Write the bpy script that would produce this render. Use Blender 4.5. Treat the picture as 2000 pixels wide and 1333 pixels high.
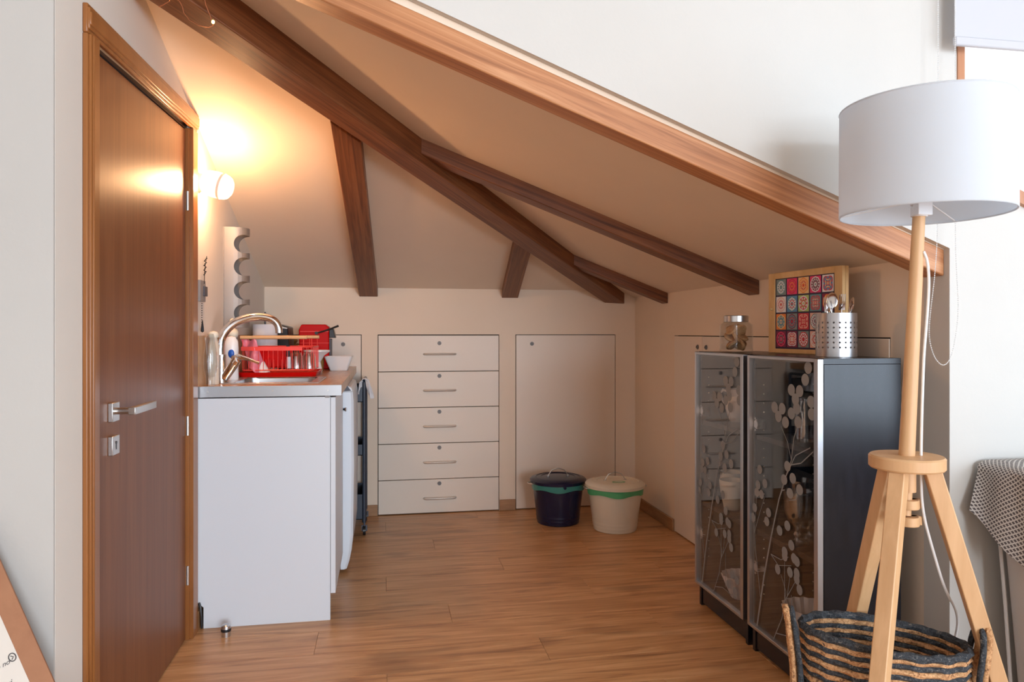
import bpy, bmesh, math, random
from mathutils import Vector, Matrix
random.seed(7)
PI = math.pi
SC = bpy.context.scene
COL = SC.collection
for o in list(bpy.data.objects): bpy.data.objects.remove(o)

# ------------------------------------------------ camera, sky, light, exposure
TH = math.atan(250 / 1400.0)
cam = bpy.data.cameras.new('camera'); camo = bpy.data.objects.new('camera', cam); COL.objects.link(camo)
cam.sensor_width = 36; cam.lens = 25.2; cam.shift_y = -0.00825; cam.clip_start = 0.02
camo.location = (0, 0, 1.12); camo.rotation_euler = (PI / 2, 0, -TH)
SC.camera = camo
SC.view_settings.view_transform = 'Standard'; SC.view_settings.look = 'None'
SC.view_settings.gamma = 1; SC.view_settings.use_curve_mapping = False
SC.view_settings.exposure = 0.14
W = bpy.data.worlds.new('sky'); SC.world = W; W.use_nodes = True
bg = W.node_tree.nodes['Background']; bg.inputs[0].default_value = (0.86, 0.93, 1.0, 1); bg.inputs[1].default_value = 2.2

def area(name, loc, rot, sx, sy, power, col):
    l = bpy.data.lights.new(name, 'AREA'); l.shape = 'RECTANGLE'; l.size = sx; l.size_y = sy
    l.energy = power; l.color = col
    o = bpy.data.objects.new(name, l); COL.objects.link(o); o.location = loc; o.rotation_euler = rot
    return o
# daylight standing in the real window openings of the room behind and beside the camera
area('daylight_rear_window', (1.9, -5.96, 1.40), (PI / 2, 0, 0), 2.6, 1.9, 278, (0.74, 0.87, 1.0))
area('daylight_side_window', (3.26, -1.1, 1.22), (PI / 2, 0, PI / 2), 3.2, 2.0, 62, (0.62, 0.80, 1.0))

# ------------------------------------------------ materials
def mat(name, col, rough=0.5, metal=0.0, spec=0.5, **k):
    m = bpy.data.materials.new(name); m.use_nodes = True
    b = m.node_tree.nodes['Principled BSDF']
    b.inputs['Base Color'].default_value = (*col, 1); b.inputs['Roughness'].default_value = rough
    b.inputs['Metallic'].default_value = metal; b.inputs['Specular IOR Level'].default_value = spec
    for kk, v in k.items(): b.inputs[kk.replace('_', ' ')].default_value = v
    return m
def nn(m, t, **kw):
    n = m.node_tree.nodes.new(t)
    for k, v in kw.items(): setattr(n, k, v)
    return n
def lk(m, a, b): m.node_tree.links.new(a, b)
def coords(m, scale, rnd=False, rot=(0, 0, 0)):
    tc = nn(m, 'ShaderNodeTexCoord'); mp = nn(m, 'ShaderNodeMapping')
    mp.inputs['Scale'].default_value = scale; mp.inputs['Rotation'].default_value = rot
    if rnd:
        oi = nn(m, 'ShaderNodeObjectInfo'); mu = nn(m, 'ShaderNodeMath', operation='MULTIPLY'); mu.inputs[1].default_value = 57.0
        lk(m, oi.outputs['Random'], mu.inputs[0]); ad = nn(m, 'ShaderNodeVectorMath', operation='ADD')
        lk(m, tc.outputs['Object'], ad.inputs[0]); lk(m, mu.outputs[0], ad.inputs[1]); lk(m, ad.outputs[0], mp.inputs[0])
    else: lk(m, tc.outputs['Object'], mp.inputs[0])
    return mp.outputs[0]
def noisecol(m, vec, cols, scale=5, detail=6, rough=0.6, dist=0.0, bump=0.0, bumpd=0.002, pos=None):
    n = nn(m, 'ShaderNodeTexNoise'); n.inputs['Scale'].default_value = scale; n.inputs['Detail'].default_value = detail
    n.inputs['Roughness'].default_value = rough; n.inputs['Distortion'].default_value = dist
    lk(m, vec, n.inputs['Vector']); r = nn(m, 'ShaderNodeValToRGB'); e = r.color_ramp.elements
    ps = pos or [0.3 + 0.4 * i / (len(cols) - 1) for i in range(len(cols))]
    e[0].position = ps[0]; e[0].color = (*cols[0], 1); e[1].position = ps[-1]; e[1].color = (*cols[-1], 1)
    for p, c in zip(ps[1:-1], cols[1:-1]): x = e.new(p); x.color = (*c, 1)
    lk(m, n.outputs[0], r.inputs[0])
    if bump:
        b = nn(m, 'ShaderNodeBump'); b.inputs['Strength'].default_value = bump; b.inputs['Distance'].default_value = bumpd
        lk(m, n.outputs[0], b.inputs['Height']); lk(m, b.outputs[0], m.node_tree.nodes['Principled BSDF'].inputs['Normal'])
    return r.outputs[0]
def base(m, out): lk(m, out, m.node_tree.nodes['Principled BSDF'].inputs['Base Color'])
def paint(name, col, rough=0.75):
    m = mat(name, col, rough, spec=0.3)
    v = coords(m, (1, 1, 1)); c2 = tuple(x * 0.965 for x in col)
    base(m, noisecol(m, v, [c2, col], scale=2.5, detail=3, bump=0.0))
    n = nn(m, 'ShaderNodeTexNoise'); n.inputs['Scale'].default_value = 90; n.inputs['Detail'].default_value = 3; lk(m, v, n.inputs['Vector'])
    b = nn(m, 'ShaderNodeBump'); b.inputs['Strength'].default_value = 0.12; b.inputs['Distance'].default_value = 0.002
    lk(m, n.outputs[0], b.inputs['Height']); lk(m, b.outputs[0], m.node_tree.nodes['Principled BSDF'].inputs['Normal'])
    return m
def wood(name, cols, scale, rough=0.45, sc=1.0, dist=1.2, rnd=False, spec=0.5, knots=0.0, bump=0.15, pos=None, rot=(0, 0, 0)):
    m = mat(name, cols[0], rough, spec=spec)
    v = coords(m, scale, rnd, rot)
    c = noisecol(m, v, cols, scale=sc, detail=8, rough=0.62, dist=dist, bump=bump, bumpd=0.001, pos=pos)
    if knots:
        v2 = coords(m, (2.2, 7.0, 2.2) if knots > 0 else (1, 1, 1), rnd)
        n = nn(m, 'ShaderNodeTexNoise'); n.inputs['Scale'].default_value = 1.1; n.inputs['Detail'].default_value = 2; lk(m, v2, n.inputs['Vector'])
        r = nn(m, 'ShaderNodeValToRGB'); r.color_ramp.elements[0].position = 0.60; r.color_ramp.elements[0].color = (0, 0, 0, 1)
        r.color_ramp.elements[1].position = 0.72; r.color_ramp.elements[1].color = (1, 1, 1, 1); lk(m, n.outputs[0], r.inputs[0])
        mx = nn(m, 'ShaderNodeMix', data_type='RGBA'); mx.inputs[7].default_value = (*[x * 0.55 for x in cols[0]], 1)
        mu = nn(m, 'ShaderNodeMath', operation='MULTIPLY'); mu.inputs[1].default_value = knots
        lk(m, r.outputs[0], mu.inputs[0]); lk(m, mu.outputs[0], mx.inputs[0]); lk(m, c, mx.inputs[6]); c = mx.outputs[2]
    base(m, c)
    return m
def glassy(name, tint=(1, 1, 1), trans=0.85, rough=0.03, extra=0.04, gcol=(1, 1, 1)):
    m = bpy.data.materials.new(name); m.use_nodes = True; nt = m.node_tree; nt.nodes.clear()
    o = nt.nodes.new('ShaderNodeOutputMaterial'); mx = nt.nodes.new('ShaderNodeMixShader')
    t = nt.nodes.new('ShaderNodeBsdfTransparent'); t.inputs[0].default_value = (*[c * trans for c in tint], 1)
    g = nt.nodes.new('ShaderNodeBsdfGlossy'); g.inputs['Roughness'].default_value = rough; g.inputs[0].default_value = (*gcol, 1)
    lw = nt.nodes.new('ShaderNodeLayerWeight'); lw.inputs[0].default_value = 0.5
    pw = nt.nodes.new('ShaderNodeMath'); pw.operation = 'POWER'; pw.inputs[1].default_value = 4.0; nt.links.new(lw.outputs['Facing'], pw.inputs[0])
    ad = nt.nodes.new('ShaderNodeMath'); ad.operation = 'ADD'; ad.inputs[1].default_value = extra; ad.use_clamp = True
    nt.links.new(pw.outputs[0], ad.inputs[0]); nt.links.new(ad.outputs[0], mx.inputs[0])
    nt.links.new(t.outputs[0], mx.inputs[1]); nt.links.new(g.outputs[0], mx.inputs[2]); nt.links.new(mx.outputs[0], o.inputs[0])
    return m
def emis(name, col, s):
    m = mat(name, col, 0.4); b = m.node_tree.nodes['Principled BSDF']
    b.inputs['Emission Color'].default_value = (*col, 1); b.inputs['Emission Strength'].default_value = s
    return m
PAINT = (0.87, 0.71, 0.565)
M = {}
M['wall_l'] = paint('left_wall_paint', (0.79, 0.72, 0.64))
M['entry_shade'] = paint('entry_wall_shaded_paint', (0.56, 0.53, 0.495))  # wall paint darkened: the entry wall's shade is put into its colour
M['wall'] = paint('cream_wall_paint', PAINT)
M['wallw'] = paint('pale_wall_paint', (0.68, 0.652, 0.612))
M['ceil'] = paint('cream_ceiling_paint', PAINT)
M['panel'] = mat('cream_lacquer_panel', (0.84, 0.72, 0.61), 0.42, spec=0.4)
M['gap'] = mat('dark_gap', (0.05, 0.035, 0.025), 0.9)
M['plank'] = wood('oak_laminate', [(0.30, 0.13, 0.05), (0.54, 0.27, 0.112), (0.65, 0.35, 0.155), (0.78, 0.48, 0.24)], (0.9, 12, 3), rough=0.34, sc=1.9, dist=1.6, rnd=True, knots=0.45, bump=0.06, spec=0.5, pos=[0.28, 0.43, 0.55, 0.72])
M['skirt'] = wood('oak_skirting', [(0.30, 0.14, 0.055), (0.46, 0.24, 0.11)], (2, 2, 12), rough=0.4, sc=2)
M['beam'] = wood('stained_pine', [(0.085, 0.026, 0.010), (0.20, 0.068, 0.024), (0.30, 0.115, 0.042)], (0.8, 26, 26), rough=0.45, sc=1.8, dist=1.4, bump=0.2, knots=0.5, spec=0.5)
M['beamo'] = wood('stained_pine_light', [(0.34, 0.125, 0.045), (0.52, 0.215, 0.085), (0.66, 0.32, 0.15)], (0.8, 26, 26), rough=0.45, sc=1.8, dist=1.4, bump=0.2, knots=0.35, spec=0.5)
M['door'] = wood('walnut_veneer', [(0.165, 0.052, 0.016), (0.205, 0.068, 0.022), (0.25, 0.088, 0.029)], (20, 20, 0.8), rough=0.42, sc=1.5, dist=0.8, bump=0.03, spec=0.36)
M['casing'] = wood('walnut_casing', [(0.25, 0.085, 0.022), (0.36, 0.135, 0.038)], (10, 10, 0.8), rough=0.28, sc=1.5, dist=0.8, bump=0.05, spec=0.4)
M['jamb'] = mat('shaded_jamb', (0.035, 0.013, 0.010), 0.35)
M['steel'] = mat('brushed_steel', (0.62, 0.62, 0.63), 0.28, 1.0)
M['racksteel'] = mat('satin_steel', (0.28, 0.255, 0.24), 0.5, 0.5)
M['holdsteel'] = mat('holder_steel', (0.50, 0.50, 0.52), 0.34, 1.0)
M['lockm'] = mat('dull_lock_metal', (0.20, 0.18, 0.17), 0.5, 0.2)
M['handle'] = mat('satin_handle', (0.72, 0.68, 0.63), 0.45, 0.8)
M['chrome'] = mat('chrome', (0.80, 0.80, 0.82), 0.08, 1.0)
M['nickel'] = mat('satin_nickel', (0.62, 0.60, 0.58), 0.3, 1.0)
M['alu'] = mat('anodised_aluminium', (0.60, 0.62, 0.66), 0.33, 1.0)
M['edge'] = mat('grey_metal_edge', (0.45, 0.46, 0.48), 0.35, 0.9)
M['white'] = mat('white_melamine', (0.74, 0.76, 0.80), 0.4)
M['fridge'] = mat('white_enamel', (0.80, 0.84, 0.90), 0.22)
M['counter'] = wood('beech_laminate', [(0.46, 0.24, 0.115), (0.60, 0.35, 0.18)], (12, 1.2, 3), rough=0.25, sc=2)
M['black'] = mat('black_plastic', (0.012, 0.012, 0.014), 0.35)
M['blackwood'] = wood('black_brown_veneer', [(0.005, 0.005, 0.008), (0.013, 0.013, 0.020)], (8, 8, 1.2), rough=0.27, sc=4, spec=0.55, bump=0.05)
M['darkin'] = wood('dark_brown_interior', [(0.014, 0.009, 0.008), (0.030, 0.019, 0.016)], (2, 9, 9), rough=0.45, sc=4)
M['smoke'] = glassy('smoked_glass', (0.95, 0.93, 0.92), 1.0, 0.015, 0.035)
M['glass'] = glassy('clear_glass', (0.97, 0.98, 0.98), 0.97, 0.05, 0.04)
M['table'] = glassy('table_glass', (0.96, 0.97, 0.97), 0.97, 0.07, 0.25)
M['print'] = mat('frosted_print', (0.26, 0.265, 0.27), 0.6)
M['red'] = mat('red_plastic', (0.58, 0.004, 0.004), 0.25, spec=0.2)
M['redwire'] = mat('red_coated_wire', (0.85, 0.06, 0.045), 0.35)
M['beech'] = wood('light_beech', [(0.62, 0.36, 0.17), (0.76, 0.48, 0.25)], (3, 14, 14), rough=0.45, sc=2)
M['pine'] = wood('light_lamp_wood', [(0.62, 0.345, 0.16), (0.76, 0.46, 0.235)], (12, 12, 1.5), rough=0.45, sc=2, dist=0.6)
M['keyw'] = wood('pale_pine_frame', [(0.62, 0.38, 0.16), (0.74, 0.50, 0.25)], (8, 8, 2.0), rough=0.5, sc=2)
M['ceramic'] = mat('white_ceramic', (0.84, 0.84, 0.85), 0.15)
M['cream'] = mat('cream_ceramic', (0.78, 0.74, 0.62), 0.4)
M['navy'] = mat('navy_enamel', (0.006, 0.009, 0.040), 0.25, spec=0.6)
M['binw'] = mat('cream_enamel', (0.80, 0.74, 0.62), 0.3)
M['liner'] = mat('green_liner', (0.10, 0.48, 0.22), 0.35)
M['linerd'] = mat('teal_liner', (0.05, 0.26, 0.22), 0.3)
M['trolley'] = mat('blue_grey_steel', (0.030, 0.040, 0.062), 0.4)
M['shade'] = mat('white_lamp_fabric', (0.79, 0.815, 0.85), 0.8)
_nt = M['shade'].node_tree; _b = _nt.nodes['Principled BSDF']; _o = [n for n in _nt.nodes if n.type == 'OUTPUT_MATERIAL'][0]
_t = _nt.nodes.new('ShaderNodeBsdfTranslucent'); _t.inputs[0].default_value = (0.90, 0.93, 0.97, 1); _x = _nt.nodes.new('ShaderNodeMixShader'); _x.inputs[0].default_value = 0.40
_nt.links.new(_b.outputs[0], _x.inputs[1]); _nt.links.new(_t.outputs[0], _x.inputs[2]); _nt.links.new(_x.outputs[0], _o.inputs[0])
M['shadein'] = mat('shade_lining', (0.80, 0.79, 0.72), 0.6)
M['cord'] = mat('white_cord', (0.86, 0.86, 0.86), 0.4)
M['jute'] = wood('natural_jute', [(0.10, 0.05, 0.03), (0.50, 0.24, 0.10), (0.78, 0.46, 0.23)], (30, 30, 30), rough=0.85, sc=4, bump=0.8, pos=[0.33, 0.45, 0.66])
M['juteb'] = wood('black_jute', [(0.010, 0.012, 0.016), (0.055, 0.062, 0.072), (0.30, 0.25, 0.19)], (30, 30, 30), rough=0.8, sc=5, bump=0.8, pos=[0.36, 0.58, 0.70])
M['linen'] = paint('white_slipcover', (0.74, 0.70, 0.67), 0.9)
M['blind'] = mat('white_blind', (0.60, 0.60, 0.64), 0.8)
M['kraft'] = wood('kraft_board', [(0.33, 0.14, 0.07), (0.40, 0.18, 0.09)], (4, 4, 4), rough=0.8, sc=3)
M['paper'] = mat('cream_paper', (0.72, 0.64, 0.56), 0.8)
M['ink'] = mat('grey_ink', (0.10, 0.09, 0.09), 0.8)
M['cookie'] = wood('cookie', [(0.55, 0.27, 0.11), (0.80, 0.48, 0.24)], (20, 20, 20), rough=0.85, sc=2, bump=0.5)
M['plasticw'] = mat('white_plastic', (0.82, 0.82, 0.84), 0.3)
M['blue'] = mat('blue_label', (0.01, 0.10, 0.50), 0.35)
M['pink'] = mat('pink_rubber', (0.85, 0.25, 0.33), 0.4)
M['beige'] = mat('beige_bottle', (0.72, 0.62, 0.50), 0.35)
M['amber'] = wood('brown_speckled', [(0.20, 0.09, 0.02), (0.42, 0.22, 0.05)], (60, 60, 60), rough=0.6, sc=2)
M['greyp'] = mat('grey_plaque', (0.30, 0.27, 0.26), 0.5)
M['dgrey'] = mat('dark_grey_plaque', (0.08, 0.08, 0.10), 0.5)
M['cloth'] = mat('white_cotton', (0.80, 0.80, 0.84), 0.9)
M['copper'] = mat('copper_wire', (0.75, 0.33, 0.18), 0.35, 0.9)
M['bulb'] = emis('fairy_bulb', (1.0, 0.62, 0.16), 9)
M['sconce'] = glassy('lit_frosted_glass', (1.0, 0.93, 0.82), 0.9, 0.4, 0.0)
_nt = M['sconce'].node_tree; _o = [n for n in _nt.nodes if n.type == 'OUTPUT_MATERIAL'][0]; _m = _o.inputs[0].links[0].from_node
_e = _nt.nodes.new('ShaderNodeEmission'); _e.inputs[0].default_value = (1.0, 0.80, 0.55, 1); _e.inputs[1].default_value = 3.0
_x = _nt.nodes.new('ShaderNodeMixShader'); _x.inputs[0].default_value = 0.45; _nt.links.new(_m.outputs[0], _x.inputs[1]); _nt.links.new(_e.outputs[0], _x.inputs[2]); _nt.links.new(_x.outputs[0], _o.inputs[0])
M['winw'] = wood('window_wood', [(0.42, 0.17, 0.08), (0.58, 0.27, 0.14)], (8, 8, 1), rough=0.4, sc=2)
M['pinkwall'] = mat('far_pink_eave', (0.90, 0.78, 0.76), 0.9)

# ------------------------------------------------ geometry helpers
WL = {}
class MB:
    def __init__(s): s.v = []; s.f = []
    def add(s, vs, fs):
        n = len(s.v); s.v += [tuple(v) for v in vs]; s.f += [tuple(n + i for i in f) for f in fs]; return s
    def box(s, x0, x1, y0, y1, z0, z1):
        return s.add([(x0, y0, z0), (x1, y0, z0), (x1, y1, z0), (x0, y1, z0), (x0, y0, z1), (x1, y0, z1), (x1, y1, z1), (x0, y1, z1)],
                     [(3, 2, 1, 0), (4, 5, 6, 7), (0, 1, 5, 4), (1, 2, 6, 5), (2, 3, 7, 6), (3, 0, 4, 7)])
    def prism(s, pts, d):      # pts: list of 3D points (planar polygon); d: extrusion vector
        n = len(pts); d = Vector(d); P = [Vector(p) for p in pts]
        vs = P + [p + d for p in P]
        return s.add(vs, [tuple(range(n))[::-1], tuple(range(n, 2 * n))] + [(i, (i + 1) % n, n + (i + 1) % n, n + i) for i in range(n)])
    def frame(s, p0, p1):
        d = (Vector(p1) - Vector(p0)).normalized(); a = Vector((0, 0, 1)) if abs(d.z) < 0.95 else Vector((1, 0, 0))
        u = d.cross(a).normalized(); return d, u, u.cross(d)
    def cyl(s, p0, p1, r0, r1=None, n=16, cap=True):
        r1 = r0 if r1 is None else r1; d, u, w = s.frame(p0, p1); vs = []
        for p, r in ((Vector(p0), r0), (Vector(p1), r1)):
            for i in range(n):
                a = 2 * PI * i / n; vs.append(p + u * math.cos(a) * r + w * math.sin(a) * r)
        fs = [(i, i + n, (i + 1) % n + n, (i + 1) % n) for i in range(n)]
        if cap: fs += [tuple(range(n)), tuple(range(2 * n - 1, n - 1, -1))]
        return s.add(vs, fs)
    def bar(s, p0, p1, w, h):   # square bar; w across (horizontal), h other
        d, u, v = s.frame(p0, p1); vs = []
        for p in (Vector(p0), Vector(p1)):
            for a, b in ((-1, -1), (1, -1), (1, 1), (-1, 1)): vs.append(p + u * a * w / 2 + v * b * h / 2)
        return s.add(vs, [(0, 1, 2, 3), (7, 6, 5, 4), (0, 4, 5, 1), (1, 5, 6, 2), (2, 6, 7, 3), (3, 7, 4, 0)])
    def lathe(s, prof, c=(0, 0, 0), n=32, sx=1.0, sy=1.0, close=False):
        vs = []; m = len(prof)
        for i in range(n):
            a = 2 * PI * i / n
            for r, z in prof: vs.append((c[0] + r * math.cos(a) * sx, c[1] + r * math.sin(a) * sy, c[2] + z))
        fs = []
        for i in range(n):
            j = (i + 1) % n
            for k in range(m - 1 if not close else m):
                l = (k + 1) % m; fs.append((i * m + k, j * m + k, j * m + l, i * m + l))
        return s.add(vs, fs)
    def tube(s, pts, r, n=8, closed=False, tw=0, ta=0.0):
        P = [Vector(p) for p in pts]; N = len(P); vs = []; up = None
        for i, p in enumerate(P):
            a = P[(i - 1) % N] if (closed or i > 0) else P[i]; b = P[(i + 1) % N] if (closed or i < N - 1) else P[i]
            d = (b - a).normalized()
            if up is None: up = Vector((0, 0, 1)) if abs(d.z) < 0.9 else Vector((1, 0, 0))
            u = d.cross(up)
            if u.length < 1e-4: u = d.cross(Vector((0, 1, 0)))
            u.normalize(); w = u.cross(d).normalized(); up = w
            rr = r[i] if isinstance(r, (list, tuple)) else r
            for k in range(n):
                an = 2 * PI * k / n; q = rr * (1 + ta * math.cos(3 * an + tw * i))
                vs.append(p + u * math.cos(an) * q + w * math.sin(an) * q)
        fs = []
        for i in range(N if closed else N - 1):
            j = (i + 1) % N
            for k in range(n): l = (k + 1) % n; fs.append((i * n + k, j * n + k, j * n + l, i * n + l))
        if not closed: fs += [tuple(range(n)), tuple(range(N * n - 1, (N - 1) * n - 1, -1))]
        return s.add(vs, fs)
    def sphere(s, c, r, n=12, m=8, sc=(1, 1, 1)):
        pr = [(max(1e-5, r * math.sin(PI * k / m)), -r * math.cos(PI * k / m)) for k in range(m + 1)]
        vs = []; 
        for i in range(n):
            a = 2 * PI * i / n
            for q, z in pr: vs.append((c[0] + q * math.cos(a) * sc[0], c[1] + q * math.sin(a) * sc[1], c[2] + z * sc[2]))
        fs = []
        for i in range(n):
            j = (i + 1) % n
            for k in range(m): fs.append((i * (m + 1) + k, j * (m + 1) + k, j * (m + 1) + k + 1, i * (m + 1) + k + 1))
        return s.add(vs, fs)
    def build(s, name, m, parent=None, local=False, bevel=0, smooth=35, **props):
        me = bpy.data.meshes.new(name); off = Vector((0, 0, 0))
        if parent is not None and not local: off = WL.get(parent.name, Vector((0, 0, 0)))
        me.from_pydata([Vector(v) - off for v in s.v], [], s.f)
        bm = bmesh.new(); bm.from_mesh(me); bmesh.ops.remove_doubles(bm, verts=bm.verts, dist=1e-5)
        bmesh.ops.recalc_face_normals(bm, faces=bm.faces); bm.to_mesh(me); bm.free()
        if smooth:
            me.shade_smooth(); me.set_sharp_from_angle(angle=math.radians(smooth))
        me.materials.append(M[m] if isinstance(m, str) else m)
        o = bpy.data.objects.new(name, me); COL.objects.link(o)
        if parent is not None: o.parent = parent; WL[o.name] = off
        if bevel:
            b = o.modifiers.new('bevel', 'BEVEL'); b.width = bevel; b.segments = 2; b.limit_method = 'ANGLE'; b.angle_limit = 0.7
        for k, v in props.items(): o[k] = v
        return o
def chai3(ps, k=3):
    for _ in range(k):
        q = [ps[0]]
        for a, b in zip(ps, ps[1:]): q += [tuple(x * .75 + y * .25 for x, y in zip(a, b)), tuple(x * .25 + y * .75 for x, y in zip(a, b))]
        ps = q + [ps[-1]]
    return ps
def tag(o, label, cat, group=None):
    o['label'] = label; o['category'] = cat
    if group: o['group'] = group
    return o
def thing(name, label, cat, loc, rz=0.0, group=None):
    o = bpy.data.objects.new(name, None); COL.objects.link(o); o.location = loc; o.rotation_euler = (0, 0, rz)
    o.empty_display_size = 0.1; WL[o.name] = Vector(loc)
    return tag(o, label, cat, group)
def struct(name, m, mb, parent=None, **k):
    o = mb.build(name, m, parent, **k)
    if parent is None: o['kind'] = 'structure'
    return o
def dup(root, loc, label, rz=None):
    r = root.copy(); COL.objects.link(r); r.location = loc; r['label'] = label
    if rz is not None: r.rotation_euler = (0, 0, rz)
    WL[r.name] = Vector(loc)
    for ch in [c for c in bpy.data.objects if c.parent == root]:
        c = ch.copy(); COL.objects.link(c); c.parent = r
        for g in [q for q in bpy.data.objects if q.parent == ch]:
            d = g.copy(); COL.objects.link(d); d.parent = c
    return r
def boolcut(o, cutters):
    me = bpy.data.meshes.new('cut'); bm = bmesh.new()
    me.from_pydata(cutters.v, [], cutters.f); bm.from_mesh(me); bmesh.ops.recalc_face_normals(bm, faces=bm.faces); bm.to_mesh(me); bm.free()
    c = bpy.data.objects.new('cut', me); COL.objects.link(c); c.matrix_world = Matrix.Translation(WL.get(o.name, Vector((0, 0, 0))))
    c.location = Vector((0, 0, 0)) if o.parent is None else WL.get(o.parent.name, Vector((0, 0, 0)))
    # cutter given in the object's own mesh space
    md = o.modifiers.new('b', 'BOOLEAN'); md.operation = 'DIFFERENCE'; md.object = c; md.solver = 'EXACT'
    bpy.context.view_layer.update()
    dg = bpy.context.evaluated_depsgraph_get(); new = bpy.data.meshes.new_from_object(o.evaluated_get(dg))
    o.modifiers.clear(); o.data = new
    new.shade_smooth(); new.set_sharp_from_angle(angle=math.radians(35))
    bpy.data.objects.remove(c)

# ------------------------------------------------ the room
XL, XR, YB, YG = -0.70, 1.61, 4.455, 1.818
def zr(x): return 1.347 + 0.376 * (XR - x)      # right roof slope
def zb(y): return 1.392 + 0.335 * (YB - y)      # back roof slope
def hipx(y): return XR - (0.045 + 0.335 * (YB - y)) / 0.376

fl = struct('floor', 'gap', MB().box(-2.3, 3.4, -6.1, YG + 0.02, -0.05, -0.011).box(XL - 0.1, XR + 0.1, YG + 0.02, YB + 0.1, -0.05, -0.011))
row = 0; y = YB + 0.02; shared = {}
while y > -6.1:
    y0 = max(y - 0.19, -6.1); x0, x1 = (XL - 0.02, XR + 0.02) if y0 > YG - 0.06 else (-2.3, 3.4)
    x = x0 - [0.0, 0.55, 0.95, 0.30, 0.80][row % 5]
    while x < x1:
        a, b = max(x, x0), min(x + 1.28, x1)
        if b - a > 0.02:
            key = (round(b - a, 3), round(y - y0, 3))
            if key not in shared:
                w, d = b - a - 0.0008, y - y0 - 0.0008
                o = MB().box(0, w, 0, d, -0.010, 0).build('plank', 'plank', fl, local=True, smooth=0); shared[key] = o.data
                bm = bmesh.new(); bm.from_mesh(o.data)
                ed = [e for e in bm.edges if all(v.co.z > -0.001 for v in e.verts)]
                bmesh.ops.bevel(bm, geom=ed, offset=0.0007, segments=1, affect='EDGES'); bm.to_mesh(o.data); bm.free()
            else:
                o = bpy.data.objects.new('plank', shared[key]); COL.objects.link(o); o.parent = fl
            o.location = (a, y0, 0)
        x += 1.28
    y = y0; row += 1

# left wall with the door opening
wl = MB()
T = -0.82
wl.box(T, XL, 1.700, 1.905, 0, 2.75)
wl.prism([(T, 1.905, 1.835), (T, 2.790, 1.882), (T, 2.790, 2.75), (T, 1.905, 2.75)], (XL - T, 0, 0))
wl.box(T, XL, 2.790, YB + 0.1, 0, 2.75)
struct('wall_left', 'wall_l', wl)
struct('wall_entry', 'entry_shade', MB().box(-2.3, T, 1.700, 1.80, 0, 2.75).box(-2.3, XL - 0.0005, 1.693, 1.700, 0, 2.75))
# back wall: a framework around the flush drawers and doors
wb = MB(); B1 = YB + 0.022
def ybox(a, b, z0, z1): wb.box(a, b, YB, B1, z0, z1)
ybox(XL, XR, 1.108, 1.40); ybox(XL, -0.60, 0, 1.108); ybox(-0.134, -0.038, 0, 1.108); ybox(0.714, 0.818, 0, 1.108); ybox(1.477, XR, 0, 1.108)
wb.box(XL, XR + 0.1, B1 + 0.02, B1 + 0.1, 0, 1.40)
struct('wall_back', 'wall', wb)
# right knee wall
wr = MB(); R1 = XR + 0.022
wr.box(XR, R1, YG + 0.10, YB, 1.104, 1.36); wr.box(XR, R1, YG + 0.10, 2.063, 0, 1.104); wr.box(XR, R1, 3.811, YB + 0.02, 0, 1.104)
wr.box(R1 + 0.02, R1 + 0.1, YG + 0.1, YB + 0.1, 0, 1.40)
struct('wall_right', 'wall', wr)
struct('wall_recess', 'gap', MB().box(XL, XR + 0.02, B1 + 0.005, B1 + 0.018, 0, 1.12).box(R1 + 0.005, R1 + 0.018, 2.0, 3.9, 0, 1.12))
# gable wall above the beam, with the sloped-foot window
gz = lambda x: 1.364 + 0.388 * (XR - x)
G1 = YG + 0.10
wg = MB()
D = (0, 0.012, 0)
def gpoly(pts, d=0.10): wg.prism([(x, YG, z) for x, z in pts], (0, d, 0))
gpoly([(-0.70, gz(-0.70)), (XR, gz(XR)), (XR, 2.75), (-0.70, 2.75)], 0.02)
gpoly([(XR, 0), (1.655, 0), (1.655, 2.75), (XR, 2.75)])
WX0, WX1 = 1.655, 2.75
def wz(x): return 1.545 - 0.42 * (x - 1.817) 
gpoly([(WX0, 0), (3.4, 0), (3.4, wz(WX1)), (WX1, wz(WX1)), (WX0, wz(WX0))])
gpoly([(WX0, 2.30), (WX1, 2.30), (WX1, 2.75), (WX0, 2.75)])
gpoly([(WX1, wz(WX1)), (3.4, wz(WX1)), (3.4, 2.75), (WX1, 2.75)])
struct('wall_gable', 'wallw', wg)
wf = MB()
wf.box(1.634, 1.657, YG - 0.004, G1, wz(1.64), 2.32)
wfo = struct('window_1', 'winw', wf)
# sloped sill and the rest of the frame
sl = MB(); sl.prism([(1.634, YG - 0.015, wz(1.634)), (WX1, YG - 0.015, wz(WX1)), (WX1, YG - 0.015, wz(WX1) - 0.038), (1.634, YG - 0.015, wz(1.634) - 0.038)], (0, 0.115, 0))
sl.build('window_sill', 'winw', wfo)
MB().box(WX1 - 0.03, WX1, YG, G1, wz(WX1), 2.30).box(WX0, WX1, YG, G1, 2.27, 2.30).build('window_frame', 'winw', wfo)
MB().prism([(WX0, YG + 0.06, wz(WX0)), (WX1 - 0.03, YG + 0.06, wz(WX1)), (WX1 - 0.03, YG + 0.06, 2.27), (WX0, YG + 0.06, 2.27)], (0, 0.004, 0)).build('pane', 'glass', wfo)
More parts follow.
